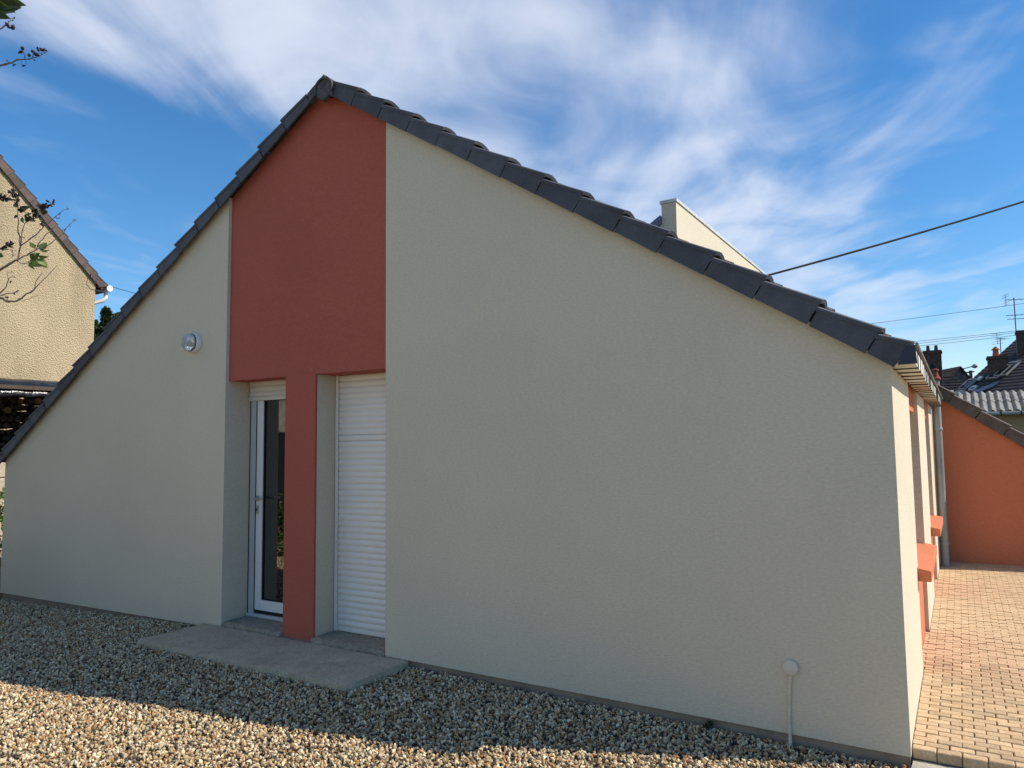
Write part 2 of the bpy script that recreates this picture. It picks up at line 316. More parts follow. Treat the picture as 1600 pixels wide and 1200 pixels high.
# cream gable, left and right of the recessed panel
B().prism([(XL, zbase(XL)), (-6.224, zbase(-6.224)), (XA, 0.062), (XA, zl(XA)+up), (XL, zl(XL)+up)], 0.0, TH).build('gable_wall', CREAM, house)
B().prism([(XB, 0.086), (-3.642, zbase(-3.642)), (XR, zbase(XR)), (XR, zr(XR)+0.02), (XB, zr(XB)+up)], 0.0, TH).build('gable_wall', CREAM, house)
B().prism([(XL+.02, -0.25), (XR-.004, -0.25), (XR-.004, 0.09), (XL+.02, 0.09)], 0.018, TH-0.01).build('plinth', PLINTH, house)
ZL = 2.317
YP = 0.035
B().prism([(XA-.002, ZL), (XB+.002, ZL), (XB+.002, zr(XB)+up), (XAP, zr(XAP)+up), (XA-.002, zl(XA)+up)], YP, TH-.01).build('terracotta_panel', RED, house)
# door plane and pillar
YD = 0.285
PX0, PX1 = -5.038, -4.672
pl = B().box(PX0, PX1, YP-.006, YP+.02, 0.075, ZL+.012).build('pillar', RED, house, bevel=0.003)
box('pillar_core', PX0+.002, PX1-.002, YP+.02, YD+.12, 0.07, ZL-.001, CREAM, house)
# rendered reveals are the ends of the wall slabs; concrete thresholds in both openings
def rough_block(name, x0, x1, y0, y1, z0, z1, mat_, parent, amp=0.006, step=0.03, seed=0.0):
    bm = bmesh.new(); nx, ny, nz = [max(2, int((b-a)/step)) for a, b in ((x0, x1), (y0, y1), (z0, z1))]
    key = {}
    def V(i, j, k):
        if (i, j, k) not in key:
            p = Vector((x0+(x1-x0)*i/nx, y0+(y1-y0)*j/ny, z0+(z1-z0)*k/nz))
            e = sum((i in (0, nx), j in (0, ny), k in (0, nz)))
            n = noise.noise_vector(p*14+Vector((seed, 0, 0)))*amp + noise.noise_vector(p*45+Vector((seed, 3, 0)))*amp*0.6
            if e >= 2:
                c = Vector(((x0+x1)/2, (y0+y1)/2, (z0+z1)/2)); dd = Vector((math.copysign(1, c.x-p.x)*(i in (0, nx)), math.copysign(1, c.y-p.y)*(j in (0, ny)), math.copysign(1, c.z-p.z)*(k in (0, nz))))
                n += dd*amp*(0.7+1.2*noise.noise(p*20))
            key[(i, j, k)] = bm.verts.new(p+n)
        return key[(i, j, k)]
    for i in range(nx):
        for j in range(ny):
            for k in (0, nz): bm.faces.new((V(i, j, k), V(i+1, j, k), V(i+1, j+1, k), V(i, j+1, k)))
    for i in range(nx):
        for k in range(nz):
            for j in (0, ny): bm.faces.new((V(i, j, k), V(i+1, j, k), V(i+1, j, k+1), V(i, j, k+1)))
    for j in range(ny):
        for k in range(nz):
            for i in (0, nx): bm.faces.new((V(i, j, k), V(i, j+1, k), V(i, j+1, k+1), V(i, j, k+1)))
    bmesh.ops.recalc_face_normals(bm, faces=bm.faces[:]); m = bpy.data.meshes.new(name); bm.to_mesh(m); bm.free(); m.materials.append(mat_); m.shade_smooth(); m.set_sharp_from_angle(angle=math.radians(50))
    return ob(name, m, parent)
rough_block('door_threshold', XA+.002, PX0-.002, -.004, YD+.1, -0.1, 0.128, SILLC, house, seed=1.0)
rough_block('door_threshold', PX1+.002, XB-.002, -.004, YD+.1, -0.1, 0.128, SILLC, house, seed=5.0)

# ---- left opening: glazed door with the shutter rolled nearly all the way up
door = bpy.data.objects.new('door', None); link(door, house, (XA, YD, 0.13))
DX0, DX1 = XA+0.006, PX0-0.006
fz0, fz1 = 0.155, 2.33
fr = B()
fr.box(DX0, DX0+.075, YD, YD+.07, fz0, fz1).box(DX1-.075, DX1, YD, YD+.07, fz0, fz1).box(DX0+.075, DX1-.075, YD+.001, YD+.069, fz1-.07, fz1)
fr.build('frame', PVCG, door, bevel=0.003)
B().box(DX0-.004, DX0+.004, YD-.003, YD+.01, 0.13, fz1).build('gasket', GASKET, door)
B().box(DX0+.076, DX0+.083, YD+.004, YD+.05, fz0+.02, 2.26).build('gasket', GASKET, door)
box('sill_bar', DX0, DX1, YD-.02, YD+.075, 0.128, 0.157, PVCG, door, 0.003)
box('gap', DX0+.08, DX1-.08, YD+.012, YD+.05, 0.157, 0.185, GASKET, door)
sx0, sx1, sz0, sz1 = DX0+.084, DX1-.079, 0.187, 2.255
sash = B(); w = .085
sash.box(sx0, sx0+w, YD+.006, YD+.066, sz0, sz1).box(sx1-w, sx1, YD+.006, YD+.066, sz0, sz1).box(sx0+w, sx1-w, YD+.0065, YD+.0655, sz0, sz0+.095).box(sx0+w, sx1-w, YD+.0065, YD+.0655, sz1-w, sz1)
sash = sash.build('sash', PVC, door, bevel=0.005)
g0, g1, gb, gt = sx0+w, sx1-w, sz0+.095, sz1-w
gk = B(); e = .009
gk.box(g0, g0+e, YD+.018, YD+.05, gb, gt).box(g1-e, g1, YD+.018, YD+.05, gb, gt).box(g0+e, g1-e, YD+.018, YD+.05, gb, gb+e).box(g0+e, g1-e, YD+.018, YD+.05, gt-e, gt)
gk.build('glazing_bead', GASKET, sash)
box('pane', g0+e, g1-e, YD+.03, YD+.034, gb+e, gt-e, GLASS, sash)
box('pane', g0+e, g1-e, YD+.044, YD+.048, gb+e, gt-e, GLASS, sash)
hz_ = 1.218; hx = sx0+.03
h = B().box(hx-.014, hx+.014, YD-.004, YD+.007, hz_-.025, hz_+.025).box(hx-.009, hx+.009, YD-.034, YD-.003, hz_-.009, hz_+.009).box(hx-.006, hx+.118, YD-.045, YD-.033, hz_-.011, hz_+.011)
h.build('handle', METAL, sash, bevel=0.003)
B().box(hx-.016, hx+.016, YD-.002, YD+.007, hz_-.145, hz_-.065).build('lock_plate', METAL, sash, bevel=0.004)
B().lathe([(0, .008), (.006, .008)], (hx, YD-.009, hz_-.105), (0, 1, 0), 12).build('keyhole', GASKET, sash)
box('drain_cap', sx0+.10, sx0+.135, YD-.002, YD+.008, sz0+.045, sz0+.056, PVC, sash, 0.002)

def slat_mesh(L, h, bulge=0.0075):
    prof = []
    for i in range(7):
        t = i/6; prof.append((-bulge*math.sin(math.pi*min(1, t*1.02))**0.75 if 0 < t < 1 else 0.0, t*(h-.006)))
    prof += [(0.003, h-.004), (0.003, h), (.007, h), (.007, 0)]
    b = B().prism([(y, z) for y, z in prof], 0, L, axis=0)
    return b
def shutter(name, x0, x1, y, zbot, ztop, parent, n, pitch, mat_, perf=()):
    s = bpy.data.objects.new(name, None); link(s, parent, ((x0+x1)/2, y, zbot))
    m = None
    zb = zbot+.042
    for i in range(n):
        if m is None:
            o = slat_mesh(x1-x0-.03, pitch).build('slat', mat_, s, smooth=True, loc=(x0+.015, y, zb)); m = o.data
        else: o = ob('slat', m, s, (x0+.015, y, zb+i*pitch))
    box('bottom_bar', x0+.01, x1-.01, y-.009, y+.012, zbot, zbot+.040, mat_, s, 0.004)
    for q in perf:
        b = B(); xx = x0+.03
        while xx < x1-.04: b.box(xx, xx+.007, y-.0008, y+.002, zb+q*pitch-.0042, zb+q*pitch-.0018); xx += .019
        b.build('air_slots', GASKET, s)
    B().box(x0-.004, x0+.026, y-.022, y-.012, zbot-.008, ztop).box(x0-.004, x0+.006, y-.012, y+.02, zbot-.008, ztop).build('guide_rail', mat_, s, bevel=0.002)
    B().box(x1-.026, x1+.004, y-.022, y-.012, zbot-.008, ztop).box(x1-.006, x1+.004, y-.012, y+.02, zbot-.008, ztop).build('guide_rail', mat_, s, bevel=0.002)
    return s
SH = mat('shutter_pvc', (0.84, 0.775, 0.69), 0.4, 0.02, 2, spec=0.5)
SHB = mat('shutter_beige', (0.66, 0.60, 0.50), 0.45, 0.02, 2, spec=0.4)
s2 = shutter('roller_shutter', PX1+.008, XB-.008, YD+.0, 0.130, 2.33, house, 41, 0.0525, SH, perf=(30, 31))
tp = B().box(XB-.075, XB-.045, YD-.0115, YD-.0085, 0.142, 0.158).build('maker_plate', GASKET, s2)
# the rolled-up shutter of the door
s1 = bpy.data.objects.new('roller_shutter', None); link(s1, house, (DX0, YD-.03, 2.15))
m_ = None
for i in range(4):
    if m_ is None: o = slat_mesh(DX1-DX0-.012, .0525).build('slat', SHB, s1, smooth=True, loc=(DX0+.006, YD-.018, 2.178)); m_ = o.data
    else: ob('slat', m_, s1, (DX0+.006, YD-.018, 2.178+i*.0525))
box('bottom_bar', DX0+.006, DX1-.006, YD-.027, YD-.006, 2.138, 2.176, SHB, s1, 0.004)
B().box(DX0+.03, DX0+.045, YD-.032, YD-.026, 2.148, 2.163).build('end_stop', PVCG, s1)
box('shutter_box', XA+.002, XB-.002, YD+.03, YD+.30, ZL-.002, ZL+.3, DARKIN, house)

# ---- long side wall with two recessed terracotta bays
ZE = 2.12
BAYS = [(1.53, 2.77), (4.24, 5.39)]
YEND = 6.85
for a, b in [(TH+.001, BAYS[0][0]), (BAYS[0][1], BAYS[1][0]), (BAYS[1][1], YEND)]:
    box('side_wall', XR-TH, XR, a, b, -0.1, ZE+.10, CREAM, house)
for i, (a, b) in enumerate(BAYS):
    box('bay_lintel', XR-TH+.02, XR-.03, a-.01, b+.01, 1.934, ZE+.08, TERRA_LIT, house)
    box('bay_apron', XR-TH+.02, XR-.03, a-.01, b+.01, -0.1, 0.735, TERRA_LIT, house)
    sl = B().prism([(XR-.28, .725), (XR+.085, .725), (XR+.085, .80), (XR-.05, .825), (XR-.28, .84)], a-.09, b+.09).build('window_sill', TERRA_LIT, house, bevel=0.006)
    wd = bpy.data.objects.new('window', None); link(wd, house, (XR-.2, (a+b)/2, .84))
    yy = XR-.25
    B().box(yy, yy+.06, a+.0, a+.06, .84, 1.935).box(yy, yy+.06, b-.06, b, .84, 1.935).box(yy, yy+.06, a+.06, b-.06, .84, .9).box(yy, yy+.06, a+.06, b-.06, 1.87, 1.935).box(yy, yy+.06, (a+b)/2-.04, (a+b)/2+.04, .9, 1.87).build('frame', PVC, wd, bevel=.003)
    for c, d_ in ((a+.06, (a+b)/2-.04), ((a+b)/2+.04, b-.06)): box('pane', yy+.03, yy+.034, c, d_, .9, 1.87, GLASS, wd)
# walls not seen from the front
YB = 11.0
box('side_wall', XL, XL+TH, TH, YB, -0.2, zl(XL)+.02, CREAM, house)
B().prism([(XL, -.2), (2.6, -.2), (2.6, zr(2.6)+.02), (XAP, zr(XAP)+.03), (XL, zl(XL)+.02)], YB-TH, YB).build('rear_wall', CREAM, house)
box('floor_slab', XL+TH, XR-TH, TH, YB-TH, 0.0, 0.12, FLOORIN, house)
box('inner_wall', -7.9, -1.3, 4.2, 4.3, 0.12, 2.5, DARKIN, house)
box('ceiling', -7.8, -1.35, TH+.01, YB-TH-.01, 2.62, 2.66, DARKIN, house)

# ---- lower wing in the lighter terracotta, roof plane running on
XW = 2.6
def zw(x): return zr(x) - 0.02
pO0, pO1 = at(1474, 627, 1, YEND), at(1600, 700, 1, YEND)
slW = (pO1.z-pO0.z)/(pO1.x-pO0.x)
def zo(x): return pO0.z + slW*(x-pO0.x)
B().prism([(XR-.02, -.1), (XW, -.1), (XW, zo(XW)+.03), (XR-.02, zo(XR)+.03)], YEND, YEND+TH).build('wing_wall', TERRA_LIT, house)

# ---- roof
roof = bpy.data.objects.new('roof', None); link(roof, house, (XAP, 0, 4.7))
def verge_tile(L=0.345, lip=0.0, h0=0.108, h1=0.150):
    """s runs down the slope, n is the slope normal, third axis goes into the house"""
    b = B(); t = 0.016
    # outer cheek
    b.prism([(0.010, 0.0), (L-.001, -0.004), (L+.004, h1-.004), (0.010, h0-.004)], 0.0, t, axis=1)
    # cap over the top, slightly cambered
    n = 6; ys = [-.005, .03, .08, .14, .20, .26]; cz = [0, .010, .014, .006, -.01, -.012]
    k = len(b.v)
    for s_, hh in ((0.0, h0), (L+.012, h1)):
        for y, c in zip(ys, cz): b.v.append((s_, y, hh+c+.001))
        for y, c in zip(ys, cz): b.v.append((s_, y, hh+c-.022))
    for j in range(n-1):
        b.f.append((k+j, k+j+1, k+2*n+j+1, k+2*n+j)); b.f.append((k+n+j, k+3*n+j, k+3*n+j+1, k+n+j+1)); b.f.append((k+2*n+j, k+2*n+j+1, k+3*n+j+1, k+3*n+j)); b.f.append((k+j, k+n+j, k+n+j+1, k+j+1))
    b.f.append((k, k+2*n, k+3*n, k+n)); b.f.append((k+n-1, k+2*n-1, k+4*n-1, k+3*n-1))
    return b
YV = -0.072
def place_verge(base, ang_dir, x0, z0, slope, count, step_x, first_skip=0, names='verge_tile', rise=None, yv=YV, parent=roof, lastfrac=None, rseed=1, mats=None, **kw):
    """ang_dir +1: descending to +x; -1: descending to -x"""
    rng = random.Random(rseed); mesh = None
    for i in range(count):
        fr_ = 1.0
        x = x0 + ang_dir*step_x*i; z = z0 - slope*step_x*i
        L = step_x*math.sqrt(1+slope*slope)
        if lastfrac and i == count-1: fr_ = lastfrac
        b = verge_tile(L*fr_, **kw)
        d = Vector((ang_dir, 0, -slope)).normalized(); nrm_ = Vector((slope*ang_dir, 0, 1)).normalized()
        if mesh is None or fr_ != 1.0:
            b.v = [tuple(d*s_ + nrm_*n_ + Vector((0, y, 0))) for s_, y, n_ in b.v]
            o = b.build(names, mats or TILE, parent, bevel=0.0, loc=(x, yv, z))
            if fr_ == 1.0: mesh = o.data
        else: o = ob(names, mesh, parent, (x, yv, z))
        o.location.z += rng.uniform(-.003, .003); o.location.y += rng.uniform(-.004, .004); o.rotation_euler.y = rng.uniform(-.009, .009)
stR = 0.2905
place_verge(None, 1, -4.191-stR, zr(-4.191-stR), 0.6231, 15, stR, lastfrac=0.47, rseed=3)
stL = 0.2975
place_verge(None, -1, -4.665, zl(-4.665), 0.607, 18, stL, rseed=5, lastfrac=0.85, h0=.088, h1=.122)
# field tiles: first column singly, the rest joined
def tile_prof(u):   # double roll profile across one tile width
    return 0.018*max(0.0, math.sin(2*math.pi*u))**0.8
TW = 0.30
def tile_piece(L, d, nrm_, y0, y1, t0, t1, per=8):
    b = B(); n = max(2, int(round((y1-y0)/TW*per)))
    for s_, hh in ((0.0, t0), (L+.03, t1)):
        for thick in (0, -.022):
            for j in range(n+1):
                y = y0+(y1-y0)*j/n; b.v.append(tuple(d*s_ + nrm_*(hh+thick+tile_prof((y-y0)/TW % 1.0)) + Vector((0, y, 0))))
    m = n+1
    for j in range(n):
        b.f.append((j, j+1, 2*m+j+1, 2*m+j)); b.f.append((2*m+j, 2*m+j+1, 3*m+j+1, 3*m+j)); b.f.append((m+j, 3*m+j, 3*m+j+1, m+j+1))
    return b
for sgn, xs, st, sl_, cnt, zf, xend in ((1, -4.191-stR, stR, .6231, 15, zr, -.28), (-1, -4.665, stL, .607, 18, zl, -9.95)):
    d = Vector((sgn, 0, -sl_)).normalized(); nm = Vector((sl_*sgn, 0, 1)).normalized(); L = st*math.sqrt(1+sl_*sl_); mesh = None; big = B()
    for i in range(cnt):
        x = xs+sgn*st*i; z = zf(x)
        frac = max(0.15, min(1.0, abs(xend-x)/st)) if i == cnt-1 else 1.0
        b = tile_piece(L*frac, d, nm, .165, .165+TW, .115, .142)
        if mesh is None or frac < 1: o = b.build('roof_tile', TILEF, roof, smooth=True, loc=(x, 0, z)); mesh = mesh or o.data
        else: ob('roof_tile', mesh, roof, (x, 0, z))
        b = tile_piece(L*frac, d, nm, .165+TW, .165+TW*36, .115, .142, 6); big.add([Vector(v)+Vector((x, 0, z)) for v in b.v], b.f)
    # the catslide over the wing
    o = big.build('roof_tiles', TILEF, roof, smooth=True); o['kind'] = 'stuff'
    # boarding under the tiles
    xa, xb = XAP, (-.29 if sgn > 0 else -9.94)
    B().prism([(xa, zf(xa)+.02), (xb, zf(xb)+.02), (xb, zf(xb)+.09), (xa, zf(xa)+.09)], TH+.002, YB).build('roof_boarding', mat('boarding', (.1, .07, .045), .9), roof)
# ridge caps along the ridge
def half_round(r, L, n=14):
    b = B()
    for y in (0, L):
        for rr in (r, r-.018):
            for j in range(n+1):
                a = math.pi*(-.12+1.24*j/n); b.v.append((rr*math.cos(a), y, rr*math.sin(a)))
    m = n+1
    for j in range(n):
        b.f += [(j, j+1, 2*m+j+1, 2*m+j), (m+j, 3*m+j, 3*m+j+1, m+j+1), (j, m+j, m+j+1, j+1), (2*m+j, 2*m+j+1, 3*m+j+1, 3*m+j)]
    b.f += [(0, 2*m, 3*m, m), (n, m+n, 3*m+n, 2*m+n)]
    return b
rg = None
pA = at(508, 141, 1, YV)
for i in range(27):
    if rg is None: o = half_round(.108, .42).build('ridge_tile', TILEF, roof, smooth=True, loc=(pA.x, YV-.03, pA.z)); rg = o.data
    else: ob('ridge_tile', rg, roof, (pA.x, YV-.03+.405*i, pA.z+.004*(i % 2)))
b = B(); b.lathe([(0, .088), (.03, .092)], (pA.x, YV-.02, pA.z), (0, 1, 0), 20)
b.prism([(pA.x-.10, pA.z-.02), (pA.x+.10, pA.z-.02), (pA.x+.095, zr(pA.x+.095)-.004), (XAP, zl(XAP)-.004), (pA.x-.13, zl(pA.x-.13)-.004), (pA.x-.15, zl(pA.x-.15)+.05)], YV-.016, YV+.05); b.build('ridge_mortar', MORTAR, roof, bevel=.006)
B().prism([(-4.50, zl(-4.50)), (-4.50, zl(-4.50)+.10), (-4.70, zl(-4.70)+.10), (-4.675, zl(-4.675)-.002)], YV-.002, YV+.06).build('ridge_mortar', MORTAR, roof, bevel=.005)

# ---- cornice, gutter and downpipe along the side eave
corn = bpy.data.objects.new('cornice', None); link(corn, house, (XR, 0, 2.1))
mesh = None; yb = -.05; cb = None
while yb < 6.5:
    if mesh is None:
        o = B().box(0, .118, 0, .283, 0, .088).build('cornice_block', STONEC, corn, bevel=.005, loc=(XR+.001, yb, 2.108)); mesh = o.data
    else: ob('cornice_block', mesh, corn, (XR+.001+random.Random(int(yb*100)).uniform(-.003, .003), yb, 2.108+random.Random(int(yb*77)).uniform(-.003, .003)))
    yb += .298
yce = yb-.01
jm = None; JOINT = mat('dark_joint', (.05, .045, .045), .7, .2, 8)  # dark strips set over the joints between cornice blocks
for q in range(1, int((yce+.05)/.298)+1):
    yj = -.05+.298*q-.0075
    if jm is None: o = B().box(0, .122, -.007, .007, 0, .092).build('joint', JOINT, corn, loc=(XR+.0015, yj, 2.1015)); jm = o.data
    else: ob('joint', jm, corn, (XR+.0015, yj, 2.1015))
box('cornice_core', XR+.002, XR+.108, -.045, yce-.005, 2.118, 2.19, NAVY, corn)
B().prism([(-.262, 2.102), (-.170, 2.104), (-.176, 2.20), (-.222, 2.203)], -.078, -.070).build('end_plate', NAVY, corn)
gut = B()
prof = [(XR+.0, 2.199), (XR+.122, 2.197), (XR+.130, 2.199), (XR+.131, 2.206)]
for (x0, z0), (x1, z1) in zip(prof, prof[1:]): gut.prism([(x0, z0), (x1, z1), (x1-.002, z1+.006), (x0-.002, z0+.006)], -.065, yce)
gut.build('gutter', NAVY, corn)
B().tube([(XR+.131, -.066, 2.210), (XR+.131, yce, 2.210)], .008, 8).build('gutter_bead', ZINC, corn, smooth=True)
dp_ = bpy.data.objects.new('downpipe', None); link(dp_, house, (-.24, 6.42, .1))
B().tube([(-.235, 6.42, 2.115), (-.235, 6.42, .10)], .046, 18).build('pipe', ZINC, dp_, smooth=True)
for z in (1.80, .36): B().lathe([(0, .052), (.004, .054), (.036, .054), (.04, .052)], (-.235, 6.42, z), (0, 0, 1), 18).build('collar', ZINC, dp_, smooth=True)
# catslide verge of the wing
wv = bpy.data.objects.new('wing_verge', None); link(wv, house, (pO0.x, YEND, pO0.z))
BROWN = mat('brown_verge_tile', (.105, .082, .066), .85, .25, 8, .5, 80, rnd=.12, fine=.2)
xw0 = at(1480, 637, 1, YEND-.06).x
place_verge(None, 1, xw0-.293*2, zo(xw0-.293*2), -slW, 11, .293, names='verge_tile', yv=YEND-.07, parent=wv, rseed=8, mats=BROWN, h0=.125, h1=.150)
B().prism([(XR-.3, zo(XR-.3)+.05), (XW+.1, zo(XW+.1)+.05), (XW+.1, zo(XW+.1)+.13), (XR-.3, zo(XR-.3)+.13)], YEND+.16, YB).build('wing_roof', TILEF, house)

# ---- raised dormer parapet on the slope
XD = -2.5
c0, c1 = at(1056, 310, 0, XD), at(1201, 433, 0, XD)
dorm = bpy.data.objects.new('dormer', None); link(dorm, house, (XD, c0.y, 3.6))
zt = c0.z
box('parapet', XD-.165, XD, c0.y, c1.y, 3.3, zt-.035, CREAM, dorm)
box('coping', XD-.18, XD+.014, c0.y-.014, c1.y+.014, zt-.035, zt, mat('coping_zinc', (.58, .57, .55), .55, .25, 14, metal=0.0), dorm, .003)
zc = at(1036, 350, 1, c0.y).z; zd = at(1034, 338, 1, c0.y).z
B().prism([(XD-.165, 3.3), (XD-.165, zc), (XD-.6, zc-.28), (XD-.6, 3.4)], c0.y+.002, c1.y).build('cheek', CREAM, dorm)
B().prism([(XD-.167, zc-.001), (XD-.167, zd), (XD-.62, zd-.29), (XD-.62, zc-.29)], c0.y-.05, c1.y).build('dormer_roof', mat('dormer_zinc', (.12, .15, .21), .5, .15, 6), dorm)

# ------------------------------------------------------------------ things on and by the gable
step = tag(rough_block('concrete_step', -6.03, -3.63, -.66, -.004, -0.12, 0.092, CONC, None, amp=.007, step=.028, seed=9.0), 'long rough concrete doorstep slab lying under the two door openings', 'step')

lc = at(305, 536, 1, 0)
lamp = thing('wall_lamp', 'round bulkhead wall lamp with clear glass dome left of the terracotta panel', 'lamp', (lc.x, 0, lc.z))
LR = .098
B().lathe([(0, LR), (.030, LR+.002), (.046, LR-.004), (.050, LR-.012)], (lc.x, -.001, lc.z), (0, -1, 0), 32).build('base_ring', PVC, lamp, smooth=True)
B().lathe([(0, LR-.009), (.008, LR-.009)], (lc.x, -.0505, lc.z), (0, -1, 0), 32).build('seal', GASKET, lamp)
DOME = bpy.data.materials.new('lamp_glass'); DOME.use_nodes = True
pd = DOME.node_tree.nodes['Principled BSDF']; pd.inputs['Base Color'].default_value = (.93, .95, .96, 1); pd.inputs['Roughness'].default_value = .08; pd.inputs['Transmission Weight'].default_value = .75; pd.inputs['IOR'].default_value = 1.45
prof = [(.059, LR-.010)] + [(.059+.062*math.sin(a), (LR-.012)*math.cos(a)**.8) for a in [i*math.pi/2/9 for i in range(0, 9)]] + [(.121, .002)]
dm = B().lathe(prof, (lc.x, 0, lc.z), (0, -1, 0), 32)
dm.build('glass_dome', DOME, lamp, smooth=True)
B().lathe([(0, .02), (.012, .022), (.03, .012)], (lc.x, -.0506-.009, lc.z-.01), (0, -1, 0), 14).build('bulb', mat('bulb_glass', (.45, .43, .4), .3), lamp, smooth=True)
for q in range(6):
    a = math.radians(30+60*q); pts = []
    for i in range(7):
        t = i/6*math.pi/2*.93; r_ = (LR-.010)*math.cos(t)**.8; pts.append((lc.x+r_*math.cos(a)*1.02, -.060-.064*math.sin(t), lc.z+r_*math.sin(a)*1.02))
    B().tube(pts, .0022, 6).build('glass_rib', DOME, lamp, smooth=True)

cc = at(1236, 1042, 1, 0)
cap = thing('cable_outlet', 'small round cream cap with a painted conduit running down into the gravel', 'outlet', (cc.x, 0, 0))
CAPM = mat('cap_plastic', (.60, .55, .45), .5, .03, 4, spec=.4)
B().lathe([(0, .040), (.018, .042), (.024, .040), (.027, .034)], (cc.x, .001, cc.z), (0, -1, 0), 28).build('cap', CAPM, cap, smooth=True)
rng = random.Random(4); pts = []
pb = at(1236, 1166, 1, -.02)
for i in range(15):
    t = i/14; z = cc.z-.038 + (-.02-(cc.z-.038))*t
    pts.append((cc.x-.002+(pb.x-cc.x)*t-.010*math.sin(math.pi*t)+rng.uniform(-.0012, .0012), -.008-.014*max(0, t-.82)/.18, z))
B().tube(pts, [.0095+.0012*math.sin(i*2.1) for i in range(15)], 10).build('conduit', CREAM, cap, smooth=True)

# ------------------------------------------------------------------ paving
PZ = 0.10; PY0 = 0.05
pav = struct(box('paving', XR-.04, 5.0, PY0+.006, YEND+.02, -0.14, PZ-.016, PAVEB))
foot = struct(rough_block('concrete_strip', XR+.003, 4.0, -.42, PY0-.002, -.12, .042, mat('pale_concrete', (.42, .38, .30), .95, .2, 6, .8, 70, fine=.2), None, amp=.004, step=.05, seed=3))
PL, PD, GAP = 0.1125, 0.0635, 0.0048
rng = random.Random(11)
pm = [B().box(.0, PL-GAP, 0, PD-GAP, -.055, 0).build('paver', PAVE, pav, bevel=.004, loc=(0, 0, -50), segs=1) for _ in range(1)]
pmesh = pm[0].data; bpy.data.objects.remove(pm[0])
spots = []
rows = int((YEND-PY0)/PD)
for j in range(rows):
    y = PY0+j*PD
    xmax = 0.45 + (y-PY0)/(YEND-PY0)*.75 + .25
    inbay = any(a < y < b-PD for a, b in BAYS); x = XR+.004 - (PL*.5 if j % 2 else (PL if inbay else 0))
    while x < 2.2:
        spots.append((x, y, x < xmax, inbay)); x += PL
spots.sort(key=lambda s_: (not s_[2], s_[1]))
rest = B(); nb = 0
for x, y, vis, inbay in spots:
    cut = x < XR+.003
    lz = PZ + rng.uniform(-.003, .003) + .004*noise.noise(Vector((x*2, y*2, 0)))
    if cut and x+PL-GAP < (XR-.02 if inbay else XR+.01): continue
    if nb < 300 and vis and not cut:
        o = ob('paver', pmesh, pav, (x+rng.uniform(-.0015, .0015), y+rng.uniform(-.0015, .0015), lz)); o.rotation_euler = (rng.uniform(-.012, .012), rng.uniform(-.01, .01), rng.uniform(-.008, .008)); nb += 1
    else:
        xa = max(x, XR-.028 if inbay else XR+.004); xb = x+PL-GAP
        rest.prism([(xa, y), (xb, y), (xb, y+PD-GAP), (xa, y+PD-GAP)], lz-.055, lz-.002, axis=2)
o = rest.build('pavers', PAVE, pav); o['kind'] = 'stuff'

# ------------------------------------------------------------------ helpers for the surroundings
def courses(b, eave, along, up, width, length, row=0.3, lift=0.03):
    """a tiled slope as saw-tooth courses; eave = corner point, along = unit vector on the eave, up = unit vector up the slope"""
    eave, along, up = Vector(eave), Vector(along).normalized(), Vector(up).normalized(); n = along.cross(up)
    if n.z < 0: n = -n
    k = max(1, int(length/row)); h = length/k
    for i in range(k):
        p0 = eave+up*(h*i)+n*lift; p1 = eave+up*(h*(i+1))
        q0 = eave+up*(h*i)
        v = [p0, p0+along*width, p1+along*width, p1, q0-n*.03, q0+along*width-n*.03, p1-n*.03+along*width, p1-n*.03]
        b.add(v, [(0, 1, 2, 3), (4, 5, 1, 0), (0, 3, 7, 4), (1, 5, 6, 2), (4, 7, 6, 5)])
    return b
def foliage(pts, size, rng, flat=0.0):
    """one small pointed leaf, folded along its rib, for each point"""
    b = B()
    for p in pts:
        d = Vector((rng.gauss(0, 1), rng.gauss(0, 1), rng.gauss(0.2, 1)*(1-flat))).normalized(); s = d.orthogonal().normalized(); s.rotate(Matrix.Rotation(rng.uniform(0, 6.28), 3, d)); n = d.cross(s)
        L = size*rng.uniform(.6, 1.3); w = L*.32
        b.add([p, p+d*L*.5+s*w+n*w*.4, p+d*L, p+d*L*.5-s*w+n*w*.4], [(0, 1, 2), (0, 2, 3)])
    return b
def bush(name, label, cat, base, height, rad, n, leaf, m_leaf, rng, group=None, m_stem=None, flowers=None, nf=0, shape=1.0):
    t = thing(name, label, cat, base, group); base = Vector(base)
    st = B()
    lobes = [(Vector((rng.gauss(0, .45)*rad, rng.gauss(0, .45)*rad, height*rng.uniform(.35, .95))), rad*rng.uniform(.35, .6)) for _ in range(9)]
    pts = []
    for c, r in lobes:
        st.tube([base, base+Vector((c.x*.3, c.y*.3, c.z*.5)), base+c], [.012, .009, .003], 5)
        for _ in range(n//9):
            v = Vector((rng.gauss(0, 1), rng.gauss(0, 1), rng.gauss(0, 1))).normalized()*r*rng.uniform(.55, 1.05)
            q = base+c+Vector((v.x, v.y, v.z*shape)); q.z = max(q.z, base.z+.02); pts.append(q)
    st.build('stem', m_stem or BARK, t)
    foliage(pts, leaf, rng).build('foliage', m_leaf, t)
    if flowers:
        fp = [rng.choice(pts)+Vector((rng.gauss(0, .03), rng.gauss(0, .03), .03)) for _ in range(nf)]
        f = B()
        for q in fp:
            f.lathe([(0, .004), (.012, .022), (.022, .028), (.026, .004)], q, (rng.gauss(0, .5), rng.gauss(0, .5), 1), 6)
        f.build('flowers', flowers, t)
    return t
BARK = mat('bark', (.085, .062, .048), .9, .3, 30, .8, 60)
TWIG = mat('twig', (.15, .105, .08), .85, .25, 40, .4, 90)
GREEN = leaf_mat('leaf_green', (.045, .085, .018), (.085, .14, .03))
GREEND = leaf_mat('leaf_dark', (.018, .035, .012), (.035, .06, .018))
